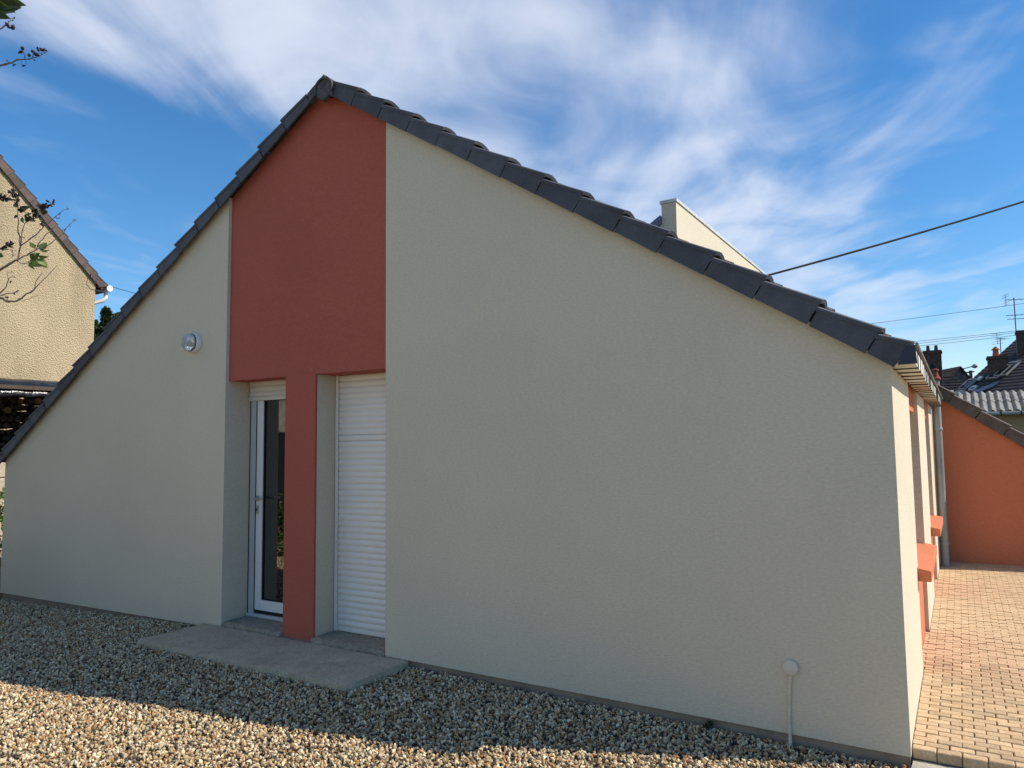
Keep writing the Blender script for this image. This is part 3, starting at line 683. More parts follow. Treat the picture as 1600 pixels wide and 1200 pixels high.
GREENY = leaf_mat('leaf_fresh', (.10, .17, .03), (.17, .25, .05))
DRY = mat('seed_pod', (.030, .020, .022), .8, .4, 60, .4, 90)
BRICKM = mat('dark_brick', (.085, .055, .045), .95, .4, 14, .6, 40, fine=.25)
ROOFD = mat('dark_roof_tiles', (.036, .034, .036), .85, .35, 4, .5, 14, fine=.3)
ROOFR = mat('red_brown_tiles', (.13, .065, .05), .9, .3, 5, .5, 14, fine=.25)

# ------------------------------------------------------------------ left: terrace, block wall, neighbouring house
XT = -11.7
TERZ = 1.5
ter = struct(box('terrace', -70, XT, -1.2, 60, -.2, TERZ, EARTH))
BLOCK = mat('concrete_block', (.47, .40, .29), .95, .15, 9, .8, 45, rnd=.10, fine=.15, stain=.12)
bw = thing('block_wall', 'pale concrete block retaining wall beyond the left corner of the house', 'wall', (-11.5, 2, -.1))
box('core', XT+.0, -11.52, -1.2, 12.0, -.16, 1.53, mat('block_mortar', (.33, .29, .22), 1, .1, 8), bw)
bm_ = None; r = 0
z = -.12
while z < 1.5:
    y = -1.2 - (.25 if r % 2 else 0)
    while y < 8:
        if bm_ is None: o = B().box(0, .04, .006, .494, .006, .196).build('block', BLOCK, bw, bevel=.006, loc=(-11.53, y, z), segs=1); bm_ = o.data
        else: ob('block', bm_, bw, (-11.53, y, z))
        y += .5
    z += .2035; r += 1
rng = random.Random(21)
cp = at(-6, 780, 0, -11.25)
bush('wall_shrub', 'bright green leafy shrub growing against the pale block wall', 'shrub', (cp.x+.0, cp.y-.22, -.15), 1.35, .36, 1100, .07, GREENY, rng)

ROUGH = None
def roughcast(name, col, scale=62):
    m, nt, p = new_mat(name); N = nt.nodes.new; L = nt.links.new; p.inputs['Roughness'].default_value = .95; p.inputs['Specular IOR Level'].default_value = .1
    g = N('ShaderNodeNewGeometry'); a = N('ShaderNodeTexNoise'); a.inputs['Scale'].default_value = scale; a.inputs['Detail'].default_value = 4; L(g.outputs['Position'], a.inputs['Vector'])
    v = N('ShaderNodeTexVoronoi'); v.inputs['Scale'].default_value = scale*.7; L(g.outputs['Position'], v.inputs['Vector'])
    s = N('ShaderNodeMath'); s.operation = 'ADD'; L(a.outputs[0], s.inputs[0]); L(v.outputs['Distance'], s.inputs[1])
    b = N('ShaderNodeBump'); b.inputs['Strength'].default_value = 1.0; b.inputs['Distance'].default_value = .016; L(s.outputs[0], b.inputs['Height']); L(b.outputs[0], p.inputs['Normal'])
    st = N('ShaderNodeTexNoise'); st.inputs['Scale'].default_value = 1.2; st.inputs['Detail'].default_value = 6; mp_ = N('ShaderNodeMapping'); mp_.inputs['Scale'].default_value = (1, 1.5, .35); L(g.outputs['Position'], mp_.inputs[0]); L(mp_.outputs[0], st.inputs['Vector'])
    mr = N('ShaderNodeMapRange'); mr.inputs[1].default_value = .35; mr.inputs[2].default_value = .7; mr.inputs[3].default_value = 1.06; mr.inputs[4].default_value = .78; L(st.outputs[0], mr.inputs[0])
    sc = N('ShaderNodeVectorMath'); sc.operation = 'SCALE'; sc.inputs[0].default_value = col; L(mr.outputs[0], sc.inputs['Scale']); L(sc.outputs[0], p.inputs['Base Color']); return m
XN = -15.0
nh = thing('neighbour_house', 'tall neighbouring house with beige roughcast gable and brown tile verge', 'house', (XN-4, 0, TERZ))
pe = at(165, 446, 0, XN); yw = at(147.5, 500, 0, XN).y
pv = at(0, 245, 0, XN); sl_ = (pv.z-pe.z)/(pe.y-pv.y)
def zn(y): return pe.z + sl_*(pe.y-abs(y))
RC = roughcast('beige_roughcast', (.50, .395, .245))
B().prism([(-yw, TERZ-.2), (yw, TERZ-.2), (yw, zn(yw)-.12), (0, zn(0)-.12), (-yw, zn(-yw)-.12)], XN-9, XN, axis=0).build('wall', RC, nh)
NT = mat('brown_tile', (.115, .083, .070), .85, .25, 7, .4, 60, rnd=.14, fine=.15)
ang = math.atan(sl_); d_ = Vector((0, math.cos(ang), -math.sin(ang))); n_ = Vector((0, math.sin(ang), math.cos(ang)))
nr = bpy.data.objects.new('roof', None); link(nr, nh, (XN, 0, zn(0)))
nL = pe.y/math.cos(ang); k = 20; L = nL/k
mesh = None
for i in range(k):
    p = Vector((XN+.05, 0, zn(0))) + d_*(L*i)
    if mesh is None:
        b = B().prism([(.006, -.15), (L-.002, -.155), (L+.004, .02), (.006, -.012)], 0, .02, axis=1)
        b.prism([(.0, -.012), (L+.012, .022), (L+.012, -.002), (0, -.034)], .0, .3, axis=1)
        b.v = [tuple(d_*s_ + n_*h_ + Vector((-y_, 0, 0))) for s_, y_, h_ in b.v]; o = b.build('verge_tile', NT, nr, loc=p); mesh = o.data
    else:
        o = ob('verge_tile', mesh, nr, p); o.rotation_euler.x = random.Random(i).uniform(-.012, .012)
rb = B(); courses(rb, (XN-.25, pe.y, pe.z-.03), (-1, 0, 0), -d_, 9, nL, .3); courses(rb, (XN+.05, -pe.y, pe.z-.03), (-1, 0, 0), Vector((0, math.cos(ang), math.sin(ang))), 9, nL, .3)
rb.build('roof_slope', ROOFR, nr)
gx = XN+.06
B().tube([(gx-9, pe.y+.06, pe.z-.06), (gx, pe.y+.06, pe.z-.06)], .065, 12).build('gutter', PVC, nh, smooth=True)
B().tube([(gx-.12, pe.y+.05, pe.z-.10), (gx-.12, pe.y+.045, pe.z-.24), (gx-.14, pe.y+.0, pe.z-.31), (gx-.2, yw+.09, pe.z-.36), (gx-1.25, yw+.06, pe.z-.46), (gx-1.3, yw+.06, pe.z-.6), (gx-1.3, yw+.06, TERZ-.1)], .042, 12).build('downpipe', PVC, nh, smooth=True)
box('soffit', XN-9, XN+.02, yw+.001, pe.y-.02, pe.z-.16, pe.z-.12, GASKET, nh)
# thin cable looped from the gable
wl = B(); pts = [at(x, y, 0, XN+.06) for x, y in ((142, 428), (140, 440), (146, 447), (156, 449), (167, 448))]; wl.tube(pts, .006, 6); wl.build('cable', GASKET, nh)

# log stack; sheet overhang and posts added to keep it in shade
t = thing('woodpile', 'dark stacked firewood under a black plastic sheet beside the beige gable', 'woodpile', (-13.6, 1.0, TERZ))
LOG = [mat('log_dark', (.05, .038, .03), .95, .35, 14, .8, 40, rnd=.4), mat('log_pale', (.17, .115, .07), .95, .3, 14, .6, 40, rnd=.3)]
rng = random.Random(7); lm = []
for q in range(4):
    n = rng.choice((3, 4, 5)); poly = [(.068*math.cos(2*math.pi*i/n+q)*rng.uniform(.8, 1.15), .06*math.sin(2*math.pi*i/n+q)*rng.uniform(.8, 1.15)) for i in range(n)]
    b = B().prism(poly, -.5, 0, axis=0); o = b.build('log', LOG[0], t, bevel=.006, loc=(-13.45, .4, TERZ+.06), segs=1); lm.append(o.data)
b = B().prism(poly, -.5, 0, axis=0); m2 = b.build('log', LOG[1], t, bevel=.006, loc=(-13.42, 1.62, TERZ+.84), segs=1).data
z = TERZ+.06; r = 0
while z < 2.62:
    y = -.1+(.06 if r % 2 else 0)
    while y < 2.75:
        o = ob('log', m2 if rng.random() < .07 else rng.choice(lm), t, (-13.45+rng.uniform(-.07, .05), y, z+rng.uniform(-.012, .012))); o.rotation_euler.x = rng.uniform(0, 6.28)
        y += .118
    z += .105; r += 1
tarp = thing('tarpaulin', 'glossy black plastic sheet roofing the firewood stack', 'tarpaulin', (-13.1, 1.2, 2.7))
PLAST = mat('black_plastic', (.012, .012, .013), .22, .2, 6, .6, 7, spec=.6, bdist=.05)
v = []; f = []; nx, ny = 34, 60
for i in range(nx+1):
    for j in range(ny+1):
        x = -14.2+2.15*i/nx; y = -.6+3.6*j/ny
        zz_ = 2.74+.06*math.sin(i/nx*3)+.035*noise.noise(Vector((x*3, y*1.2, 2)))+.02*noise.noise(Vector((x*9, y*3, 5)))
        e = max(0, (i/nx-.86)/.14); zz_ -= .26*e*e + .03*e*noise.noise(Vector((0, y*5, 1)))
        v.append((x-.03*e, y, zz_))
for i in range(nx):
    for j in range(ny): a = i*(ny+1)+j; f.append((a, a+1, a+ny+2, a+ny+1))
o = mobj('sheet', v, f, PLAST, tarp, True); md = o.modifiers.new('thick', 'SOLIDIFY'); md.thickness = .004
for y in (-.4, 2.75): box('post', -12.16, -12.09, y-.035, y+.035, TERZ, 2.68, BARK, tarp)
for x in (-14.0, -12.12): box('rail', x-.03, x+.03, -.55, 2.95, 2.60, 2.66, BARK, tarp)
for x in (-14.0,):
    for y in (-.4, 2.75): box('post', x-.035, x+.035, y-.035, y+.035, TERZ, 2.62, BARK, tarp)
wp = thing('wire_fence', 'small welded wire mesh panel in front of the firewood', 'fence', (-11.95, .6, TERZ))
b = B()
for i in range(13): y = -.7+i*.12; b.tube([(-11.95, y, TERZ), (-11.95, y, 2.0)], .003, 5)
for i in range(6): z = TERZ+.02+i*.095; b.tube([(-11.95, -.7, z), (-11.95, .74, z)], .003, 5)
b.build('mesh', mat('galvanised_wire', (.45, .46, .45), .5, .1, 9, metal=.5), wp)
box('post', -11.97, -11.93, .74, .78, TERZ-.02, 2.05, ZINC, wp); box('post', -11.97, -11.93, -.75, -.71, TERZ-.02, 2.05, ZINC, wp)

# conifers far behind, showing between the gable and the roof
def conifer(label, base, h, r, seed, m, n=5200):
    t = thing('conifer_tree', label, 'tree', base, 'conifers behind the neighbouring house'); rng = random.Random(seed); base = Vector(base)
    b = B().tube([base, base+Vector((0, 0, h*.5)), base+Vector((0, 0, h))], [h*.022, h*.014, h*.003], 7)
    pts = []
    k = 0
    while k < n:
        zf = rng.uniform(.1, 1)**.8; lr = r*(1-zf)**.85*(.72+.28*math.sin(zf*60)); a = rng.uniform(0, 6.28); rr = lr*math.sqrt(rng.uniform(.1, 1.0))
        pts.append(base+Vector((rr*math.cos(a), rr*math.sin(a), zf*h-rr*.28))); k += 1
    for i in range(26):
        zf = .1+.85*i/26; a = i*2.4; lr = r*(1-zf)**.85*.9; b.tube([base+Vector((0, 0, zf*h)), base+Vector((lr*math.cos(a), lr*math.sin(a), zf*h-lr*.28))], [h*.006, h*.002], 5)
    b.build('trunk', BARK, t); foliage(pts, h*.032, rng).build('crown', m, t)
pc = dep(166, 484, 42); conifer('pointed dark conifer rising right of the beige gable', (pc.x, pc.y, TERZ-.02), pc.z-TERZ, 2.3, 3, GREEND, 9000)
pc = dep(182, 492, 46); conifer('lower rounded conifer half hidden by the tile verge', (pc.x, pc.y, TERZ-.02), pc.z-TERZ, 2.0, 8, GREEN)
pc = dep(146, 502, 48); conifer('thin conifer tucked behind the corner of the beige gable', (pc.x, pc.y, TERZ-.02), pc.z-TERZ, 2.2, 5, GREEN, 6000)

# ------------------------------------------------------------------ lilac shrub reaching in from the left
DL = 2.6
def lp(x, y, dd=0.0): return dep(x*.1834, 260+y*.1834, DL+dd)
base = Vector((-3.75, -3.62, -.01))
lil = thing('lilac_shrub', 'lilac shrub with bare twigs, dry seed heads and first green leaves', 'shrub', base)
hub = dep(-170, 520, DL); hub2 = dep(-190, 300, DL); hub3 = dep(-150, 640, DL)
B().tube([base, base+Vector((.03, .02, .7)), hub3.lerp(base, .15), hub, hub2, dep(-150, 60, DL)], [.035, .030, .026, .022, .015, .008], 10).build('stem', BARK, lil, smooth=True)
B().tube([base+Vector((-.12, -.05, 0)), base+Vector((-.25, -.1, .9)), base+Vector((-.45, -.1, 1.9)), base+Vector((-.5, 0, 2.9))], [.03, .026, .018, .006], 9).build('stem', BARK, lil, smooth=True)
def wob(pts, amp=.006, seed=0):
    out = []; r = random.Random(seed)
    for a, b in zip(pts, pts[1:]):
        for i in range(3): out.append(a.lerp(b, i/3)+Vector((r.uniform(-amp, amp), r.uniform(-amp, amp), r.uniform(-amp, amp)))*(1 if i else 0.4))
    return out+[pts[-1]]
TW = []
def branch(pts, r0, r1, seed): 
    pts = wob(pts, .0022, seed); n = len(pts)
    rad = [.52*(r0+(r1-r0)*i/(n-1)) for i in range(n)]; rad = [r*(1.25 if i % 4 == 0 and i else 1.0) for i, r in enumerate(rad)]
    TW.extend(pts); B().tube(pts, rad, 7).build('branch', TWIG, lil, smooth=True)
K = lp
branch([hub, dep(-70, 470, DL), K(-120, 950), K(0, 880), K(80, 830), K(150, 795)], .012, .0062, 1)
branch([K(150, 795), K(175, 680, .01), K(155, 560, .02), K(155, 440, .02), K(150, 340, .03), K(128, 240, .03), K(120, 165, .03)], .0055, .0018, 2)
branch([K(175, 680), K(185, 560), K(210, 490)], .004, .002, 3)
branch([K(180, 678), K(240, 630), K(310, 580), K(360, 530), K(430, 465), K(490, 410), K(545, 370), K(590, 358)], .0042, .0011, 4)
branch([K(150, 795), K(230, 755), K(300, 715), K(340, 640), K(400, 570), K(440, 545), K(425, 580)], .0048, .0012, 5)
branch([K(300, 715), K(400, 680), K(520, 590), K(570, 520), K(640, 455)], .0032, .0011, 6)
branch([K(150, 805), K(190, 825), K(235, 825), K(260, 800)], .003, .002, 7)
branch([hub, dep(-60, 470, DL), K(-60, 1090), K(0, 1120), K(70, 1150), K(140, 1150), K(200, 1110), K(290, 1050)], .010, .0042, 8)
branch([K(290, 1050), K(400, 940), K(490, 840)], .0032, .001, 9)
branch([K(290, 1050), K(310, 980), K(360, 905)], .003, .0016, 10)
branch([K(-120, 1110), K(0, 1080), K(50, 1030), K(80, 950), K(110, 930)], .005, .0012, 11)
branch([K(-100, 1105), K(0, 1098), K(90, 1080), K(165, 1055)], .0045, .0025, 12)
branch([K(180, 1150), K(250, 1130), K(330, 1095)], .0025, .001, 13)
branch([K(70, 960), K(60, 910), K(100, 900)], .0016, .0009, 14)
branch([K(100, 780), K(105, 720), K(110, 690)], .0014, .0009, 15)
branch([hub2, dep(-60, 140, DL), dep(0, 102, DL), dep(14, 99, DL), dep(27, 93, DL), dep(45, 92.5, DL), dep(62, 88, DL), dep(75, 80, DL)], .009, .0013, 16)
branch([hub2, dep(-60, 70, DL), dep(0, 45.5, DL), dep(10, 39, DL), dep(16, 32, DL), dep(20, 27, DL)], .007, .0013, 17)
branch([hub, dep(-60, 420, DL), K(-60, 720), K(10, 700)], .006, .003, 18)
branch([hub2, dep(-80, 320, DL), K(-80, 290), K(30, 280)], .006, .002, 19)
branch([K(210, 490), K(250, 462), K(300, 440), K(345, 392), K(400, 352), K(440, 325)], .003, .0012, 21)
branch([K(150, 350), K(190, 372), K(235, 412), K(290, 400)], .0022, .001, 22)
def leaf(p, dirv, L, wd, m, fold=.35, roll=0.0, curl=.25):
    d = dirv.normalized(); s = d.cross(_f).normalized(); s.rotate(Matrix.Rotation(roll, 3, d)); n = d.cross(s); v = []; f = []
    prof = [(0, .03), (.15, .55), (.35, 1.0), (.6, .82), (.82, .42), (1.0, .02)]
    for t_, w_ in prof:
        c = p+d*(L*t_)-n*(curl*L*t_*t_)
        v += [c-s*(wd*w_)+n*(fold*wd*w_), c, c+s*(wd*w_)+n*(fold*wd*w_)]
    for i in range(len(prof)-1):
        a = i*3; f += [(a, a+1, a+4, a+3), (a+1, a+2, a+5, a+4)]
    return mobj('leaf', v, f, m, lil, True)
def sd(ax, ay): return _r*ax - _u*ay     # picture-plane direction
U = .1834*DL/F_PX
for x, y, ax, ay, L_, wd, m, ro in [
    (345, 720, .25, -1, 100, 34, GREEN, .2), (300, 705, -.6, -.9, 85, 22, GREEN, .8), (340, 715, 1, .25, 105, 16, GREEN, 1.2), (300, 730, -.1, .6, 70, 30, GREENY, .5),
    (255, 800, 1, .5, 140, 34, GREENY, .3), (310, 790, .9, .5, 95, 30, GREENY, -.6), (260, 790, .9, -.5, 90, 34, GREEN, .4), (345, 800, .7, .9, 95, 30, GREENY, .7), (250, 815, .2, .9, 75, 22, GREEN, .3), (320, 760, .8, .2, 80, 26, GREEN, 1.),
    (150, 350, -.9, -.7, 80, 20, GREEN, .3), (165, 355, 1, -.2, 85, 20, GREEND, .6), (150, 430, -.8, -.1, 40, 18, GREEND, .2), (190, 430, .2, .7, 60, 22, GREEN, .4), (230, 440, 1, .5, 70, 22, GREENY, .9), (215, 470, .9, -.8, 70, 20, GREEND, .2), (180, 390, .5, -.6, 60, 22, GREEND, .5),
    (345, 390, 1, .0, 60, 24, GREEND, .4), (350, 370, .6, -.8, 60, 24, GREEND, .2), (330, 395, -.9, -.6, 75, 20, GREEN, .8), (0, 745, .7, .6, 40, 28, GREEN, .4), (30, 700, 1, .3, 50, 10, GREEN, .9)]:
    leaf(K(x, y, random.Random(x*y).uniform(-.02, .02)), sd(ax, ay)+_f*random.Random(x+y).uniform(-.5, .5), L_*U, wd*U, m, roll=ro)
for px, py, ax, ay, L_, w_, m in [(-8, 2, 1, .1, 34, 9, GREEND), (-14, 12, 1, -.15, 40, 10, GREEND), (-14, 4, .9, .35, 32, 9, GREEN), (-16, 14, .9, .45, 28, 8, GREEND), (-10, -8, .9, .25, 42, 11, GREEN), (-18, 0, .9, .2, 38, 11, GREEND)]:
    leaf(dep(px, py, DL), sd(ax, ay)+_f*.25, L_*DL/F_PX, w_*DL/F_PX, m, roll=.4)
branch([hub2, dep(-70, 40, DL), dep(-14, 8, DL)], .006, .003, 20)
def pod_cluster(c, n, spread, size, seed, axis=None):
    r = random.Random(seed); b = B()
    for i in range(n):
        t_ = (i/max(1, n-1)-.5)*2
        q = c + (axis*spread*t_ if axis is not None else Vector((0, 0, 0))) + Vector((r.gauss(0, 1), r.gauss(0, 1), r.gauss(0, 1)))*spread*(.35 if axis is not None else .6)
        d = Vector((r.gauss(0, .6), r.gauss(0, .6), r.gauss(.5, .6))); s = size*r.uniform(.7, 1.2)
        b.lathe([(0, s*.12), (s*.25, s*.34), (s*.6, s*.36), (s*.85, s*.2), (s*1.1, s*.03)], q, d, 6)
        nb_ = min(TW, key=lambda p_: (p_-q).length_squared)
        b.tube([q, q.lerp(nb_, .5)+d.normalized()*-.15*(q-nb_).length, nb_], max(.0006, s*.045), 4)
    b.build('seed_head', DRY, lil)
for i, (x, y, n, sp, sz, ax) in enumerate([(112, 228, 9, 26, 30, None), (150, 262, 7, 26, 24, (0, -1)), (130, 300, 6, 18, 26, (.2, -1)), (185, 375, 8, 22, 28, (.2, 1)), (288, 398, 7, 22, 28, (.1, 1)), (300, 445, 8, 24, 26, None), (430, 330, 10, 32, 26, (1, -.7)), (370, 335, 8, 26, 26, (1, 0)),
        (325, 345, 5, 22, 24, None), (360, 503, 6, 18, 22, (.3, 1)), (235, 415, 6, 18, 24, (1, .1)), (35, 280, 9, 28, 32, (1, .4)), (45, 680, 12, 38, 34, (1, -.6)), (10, 270, 6, 22, 30, None), (135, 1074, 4, 22, 18, (1, -.3)), (65, 1125, 2, 8, 20, None), (90, 985, 2, 8, 18, None)]):
    pod_cluster(K(x, y), n, sp*U, sz*U, i, sd(*ax).normalized() if ax else None)
for i, (x, y, n, sp, sz) in enumerate([(16, 43, 6, 3.5, 6), (35.5, 78, 2, 1.5, 8), (45, 85, 1, 1, 6), (52.5, 82.5, 3, 2, 7), (60, 80, 3, 2.5, 6.5), (66, 80, 3, 2, 6), (70, 78, 2, 2, 5), (21, 102, 2, 2, 3.5), (36, 103, 2, 2, 3.5), (53, 96, 1, 1, 4), (12, 95, 1, 1, 3), (20, 30, 2, 2, 3)]):
    pod_cluster(dep(x, y, DL), n, sp*DL/F_PX, sz*DL/F_PX, 40+i)
# fine dry flower stalks
for i, (x, y) in enumerate([(470, 425), (510, 400), (575, 358), (500, 435), (120, 200), (600, 505), (545, 540), (440, 570), (640, 460), (200, 610), (300, 600), (100, 900), (120, 940), (100, 715), (110, 760)]):
    r = random.Random(i); b = B(); p = K(x, y)
    for _ in range(5): b.tube([p+Vector((r.gauss(0, .002), r.gauss(0, .002), r.gauss(0, .002))), p+sd(r.uniform(-1, 1), r.uniform(-1, 1))*r.uniform(10, 26)*U], .0007, 4)
    b.build('stalk', TWIG, lil)

# ------------------------------------------------------------------ right: buildings beyond the wing
def chimney(parent, c, w, d, z0, z1, rot=0.0, mat_=None, pots=0, potmat=None):
    c = Vector(c); M = Matrix.Rotation(rot, 3, 'Z')
    def T(b): b.v = [tuple(M @ (Vector(v)-Vector((c.x, c.y, 0)))+Vector((c.x, c.y, 0))) for v in b.v]; return b
    ch = T(B().box(c.x-w/2, c.x+w/2, c.y-d/2, c.y+d/2, z0, z1-.13)).build('chimney', mat_ or BRICKM, parent)
    T(B().box(c.x-w/2-.04, c.x+w/2+.04, c.y-d/2-.04, c.y+d/2+.04, z1-.13, z1-.05).box(c.x-w/2-.015, c.x+w/2+.015, c.y-d/2-.015, c.y+d/2+.015, z1-.05, z1)).build('chimney_cap', mat_ or BRICKM, ch)
    for i in range(pots):
        x = c.x+(i-(pots-1)/2)*w*.45
        B().lathe([(0, .075), (.05, .085), (.2, .065), (.22, .075), (.25, .07)], (x, c.y, z1), (0, 0, 1), 12).build('chimney_pot', potmat or BRICKM, ch, smooth=True)
    return ch
TERRA = mat('terracotta_pot', (.42, .12, .05), .8, .15, 12)
# --- shed with fibre-cement corrugated roof
YS = 18.0
se0, se1 = at(1489, 645, 1, YS), at(1600, 643.5, 1, YS)
shed = thing('corrugated_shed', 'low beige shed behind the wing with weathered corrugated fibre-cement roof', 'shed', (1.5, YS+1, 0))
sx0_, sx1_ = se0.x-.06, 6.0
zs = se1.z
box('wall', sx0_+.1, sx1_, YS+.12, YS+3.5, -.16, zs+.02, render_mat('old_beige_render', (.33, .245, .145), var=.12), shed)
CORR = mat('lichen_fibre_cement', (.15, .14, .128), .95, col2=(.34, .315, .265), vscale=5, bump=.8, bscale=22, fine=.3, stain=.35)
rise = (at(1545, 616, 1, YS+1.55).z-zs)/1.55
b = B(); n = 8; pw = .177; cols = int((sx1_-sx0_)/pw)
def cz_(q): return .030*math.sin(2*math.pi*q/n)
sheets = []
ypos = [(0, .80, 0.0), (.74, 1.60, .014)]
for q0 in range(0, cols, 5):
    for (a0, a1, lift) in ypos:
        b = B(); w_ = min(5, cols-q0); m_ = w_*n+1
        for s_ in (a0, a1):
            for th in (0, -.008):
                for i in range(m_): b.v.append((sx0_+(q0+i/n)*pw, YS+s_, zs+.05+rise*s_-lift*(s_ == a0)*-1+cz_(i)+th))
        for i in range(m_-1): b.f += [(i, i+1, 2*m_+i+1, 2*m_+i), (m_+i, 3*m_+i, 3*m_+i+1, m_+i+1), (i, m_+i, m_+i+1, i+1), (2*m_+i, 2*m_+i+1, 3*m_+i+1, 3*m_+i)]
        b.build('roof_sheet', CORR, shed, smooth=True)
B().box(sx0_, sx1_, YS-.02, YS+.03, zs-.03, zs+.03).build('eave_board', mat('grey_board', (.20, .19, .17), .9, .2, 6), shed)
gp = B(); gp.tube([(at(1531, 645, 1, YS).x, YS-.07, zs-.03), (sx1_, YS-.07, zs-.03)], .05, 10); gp.build('gutter', ZINC, shed, smooth=True)
for px in (1564, 1596): p = at(px, 645, 1, YS-.07); box('gutter_bracket', p.x-.012, p.x+.012, YS-.125, YS-.01, zs-.09, zs+.03, GASKET, shed)
# --- satellite dish on the shed's left edge
sdp = at(1502, 622, 1, 19.2)
dish = thing('satellite_dish', 'grey satellite dish poking up behind the corrugated roof', 'satellite dish', (sdp.x, 19.6, 2.6))
B().lathe([(0, .02), (.03, .14), (.07, .26), (.075, .26), (.035, .13), (.01, .02)], (sdp.x, 19.65, at(1502, 624, 1, 19.6).z), (.25, -.9, .35), 28).build('reflector', mat('dish_grey', (.34, .34, .35), .5, .1, 8), dish, smooth=True)
dz0 = at(1502, 624, 1, 19.6).z
B().tube([(sdp.x, 19.66, dz0), (sdp.x, 19.78, dz0-.05), (sdp.x, 19.78, 1.5)], .02, 8).build('mast', ZINC, dish)
B().tube([(sdp.x, 19.62, dz0-.2), (sdp.x+.08, 19.3, dz0-.08)], .01, 6).tube([(sdp.x+.08, 19.3, dz0-.08), (sdp.x+.07, 19.36, dz0-.06)], .03, 8).build('feed_arm', GASKET, dish)
gw = box('garden_wall', sdp.x-2.2, sdp.x+.02, 19.7, 19.9, -.16, 2.0, RC)
tag(gw, 'beige wall running left from the corrugated shed behind the wing', 'wall')
# --- big house with dark tile roof, turned 45 degrees
bh = thing('dark_roof_house', 'house with large dark tiled roof, brick chimneys and roof windows', 'house', (4, 32, -.16))
al = Vector((.707, -.707, 0)); ups = Vector((.707*math.cos(.62), .707*math.cos(.62), math.sin(.62)))
E0 = dep(1466, 640, 31.5)
run = 5.6
hb = Vector((.707, .707, 0))
rb = bpy.data.objects.new('roof', None); link(rb, bh, E0)
b = courses(B(), E0, al, ups, 12, run, .24, .018); b.build('roof_slope', ROOFD, rb)
rp = E0+ups*run
b = courses(B(), rp+hb*(run*math.cos(.62)*1)-Vector((0, 0, run*math.sin(.62))), al, Vector((-.707*math.cos(.62), -.707*math.cos(.62), math.sin(.62))), 12, run, .24, .035); b.build('roof_slope', ROOFD, rb)
a0 = E0+hb*.3+al*.25; a1 = a0+hb*(run*math.cos(.62)*2-.6)
ap = (a0+a1)/2
zz0 = E0.z+.12
WST = mat('grey_render', (.22, .20, .17), .95, .2, 4, .4, 30)
pts = [a0, a1]
v = [(a0.x, a0.y, -.16), (a1.x, a1.y, -.16), (a1.x, a1.y, zz0), (ap.x, ap.y, rp.z-.12), (a0.x, a0.y, zz0)]; v2 = [tuple(Vector(p)+al*11.4) for p in v]
mobj('wall', v+v2, [(0, 1, 2, 3, 4), (9, 8, 7, 6, 5)]+[(i, (i+1) % 5, 5+(i+1) % 5, 5+i) for i in range(5)], WST, bh)
nrm2 = al.cross(ups); nrm2 = nrm2 if nrm2.z > 0 else -nrm2
def on_roof(px, py, lift=0.0):
    v = ray(px, py); k = (E0-CAM).dot(nrm2)/v.dot(nrm2); return CAM+v*k+nrm2*lift
def roof_window(px, py, w, l, name='roof_window', m=None):
    c = on_roof(px, py, .05)
    fr_ = B()
    def q(a, b_, h_): return c+al*a+ups*b_+nrm2*h_
    for (x0, x1, y0, y1) in ((-w/2, -w/2+.05, 0, l), (w/2-.05, w/2, 0, l), (-w/2, w/2, 0, .05), (-w/2, w/2, l-.12, l)):
        fr_.add([q(x0, y0, 0), q(x1, y0, 0), q(x1, y1, 0), q(x0, y1, 0), q(x0, y0, .07), q(x1, y0, .07), q(x1, y1, .07), q(x0, y1, .07)], [(0, 1, 2, 3), (4, 5, 6, 7), (0, 1, 5, 4), (1, 2, 6, 5), (2, 3, 7, 6), (3, 0, 4, 7)])
    o = fr_.build(name, m or ZINC, rb)
    mobj('pane', [q(-w/2+.05, .05, .05), q(w/2-.05, .05, .05), q(w/2-.05, l-.12, .05), q(-w/2+.05, l-.12, .05)], [(0, 1, 2, 3)], mat('dark_pane', (.01, .012, .02), .15, spec=.6), o)
roof_window(1551, 594, .62, 1.0); roof_window(1563, 590, .62, 1.05)
roof_window(1505, 611, .5, .8); roof_window(1519, 612, .3, .3, m=PVCG); roof_window(1530, 596, .22, .22, m=PVC)
# blue-grey flashing strip near the corrugated roof
p0, p1, p2, p3 = on_roof(1519, 614, .09), on_roof(1566, 597, .09), on_roof(1552, 607, .09), on_roof(1530, 615.5, .09)
mobj('flashing', [p0, p1, p2, p3, p0-nrm2*.05, p1-nrm2*.05, p2-nrm2*.05, p3-nrm2*.05], [(0, 1, 2, 3), (4, 5, 6, 7), (0, 1, 5, 4), (1, 2, 6, 5), (2, 3, 7, 6), (3, 0, 4, 7)], mat('blue_zinc', (.07, .09, .15), .5), rb)
cA = on_roof(1559, 584); sc_ = (cA-CAM).dot(_f)/F_PX
ztop = cA.z+ (584-556)*sc_
ch1 = chimney(bh, (cA.x, cA.y+.15, 0), 25*sc_, .5, cA.z-.6, ztop, pots=0)
B().lathe([(0, .13), (.25, .10), (.27, .16), (.30, .15), (.40, .04), (.42, .03)], (cA.x-.02, cA.y+.15, ztop), (0, 0, 1), 14).build('chimney_pot', TERRA, ch1, smooth=True)
cB = on_roof(1597, 552); zB = cB.z+(552-516)*sc_
chimney(bh, (cB.x+.12, cB.y+.1, 0), .55, .5, cB.z-.8, zB)
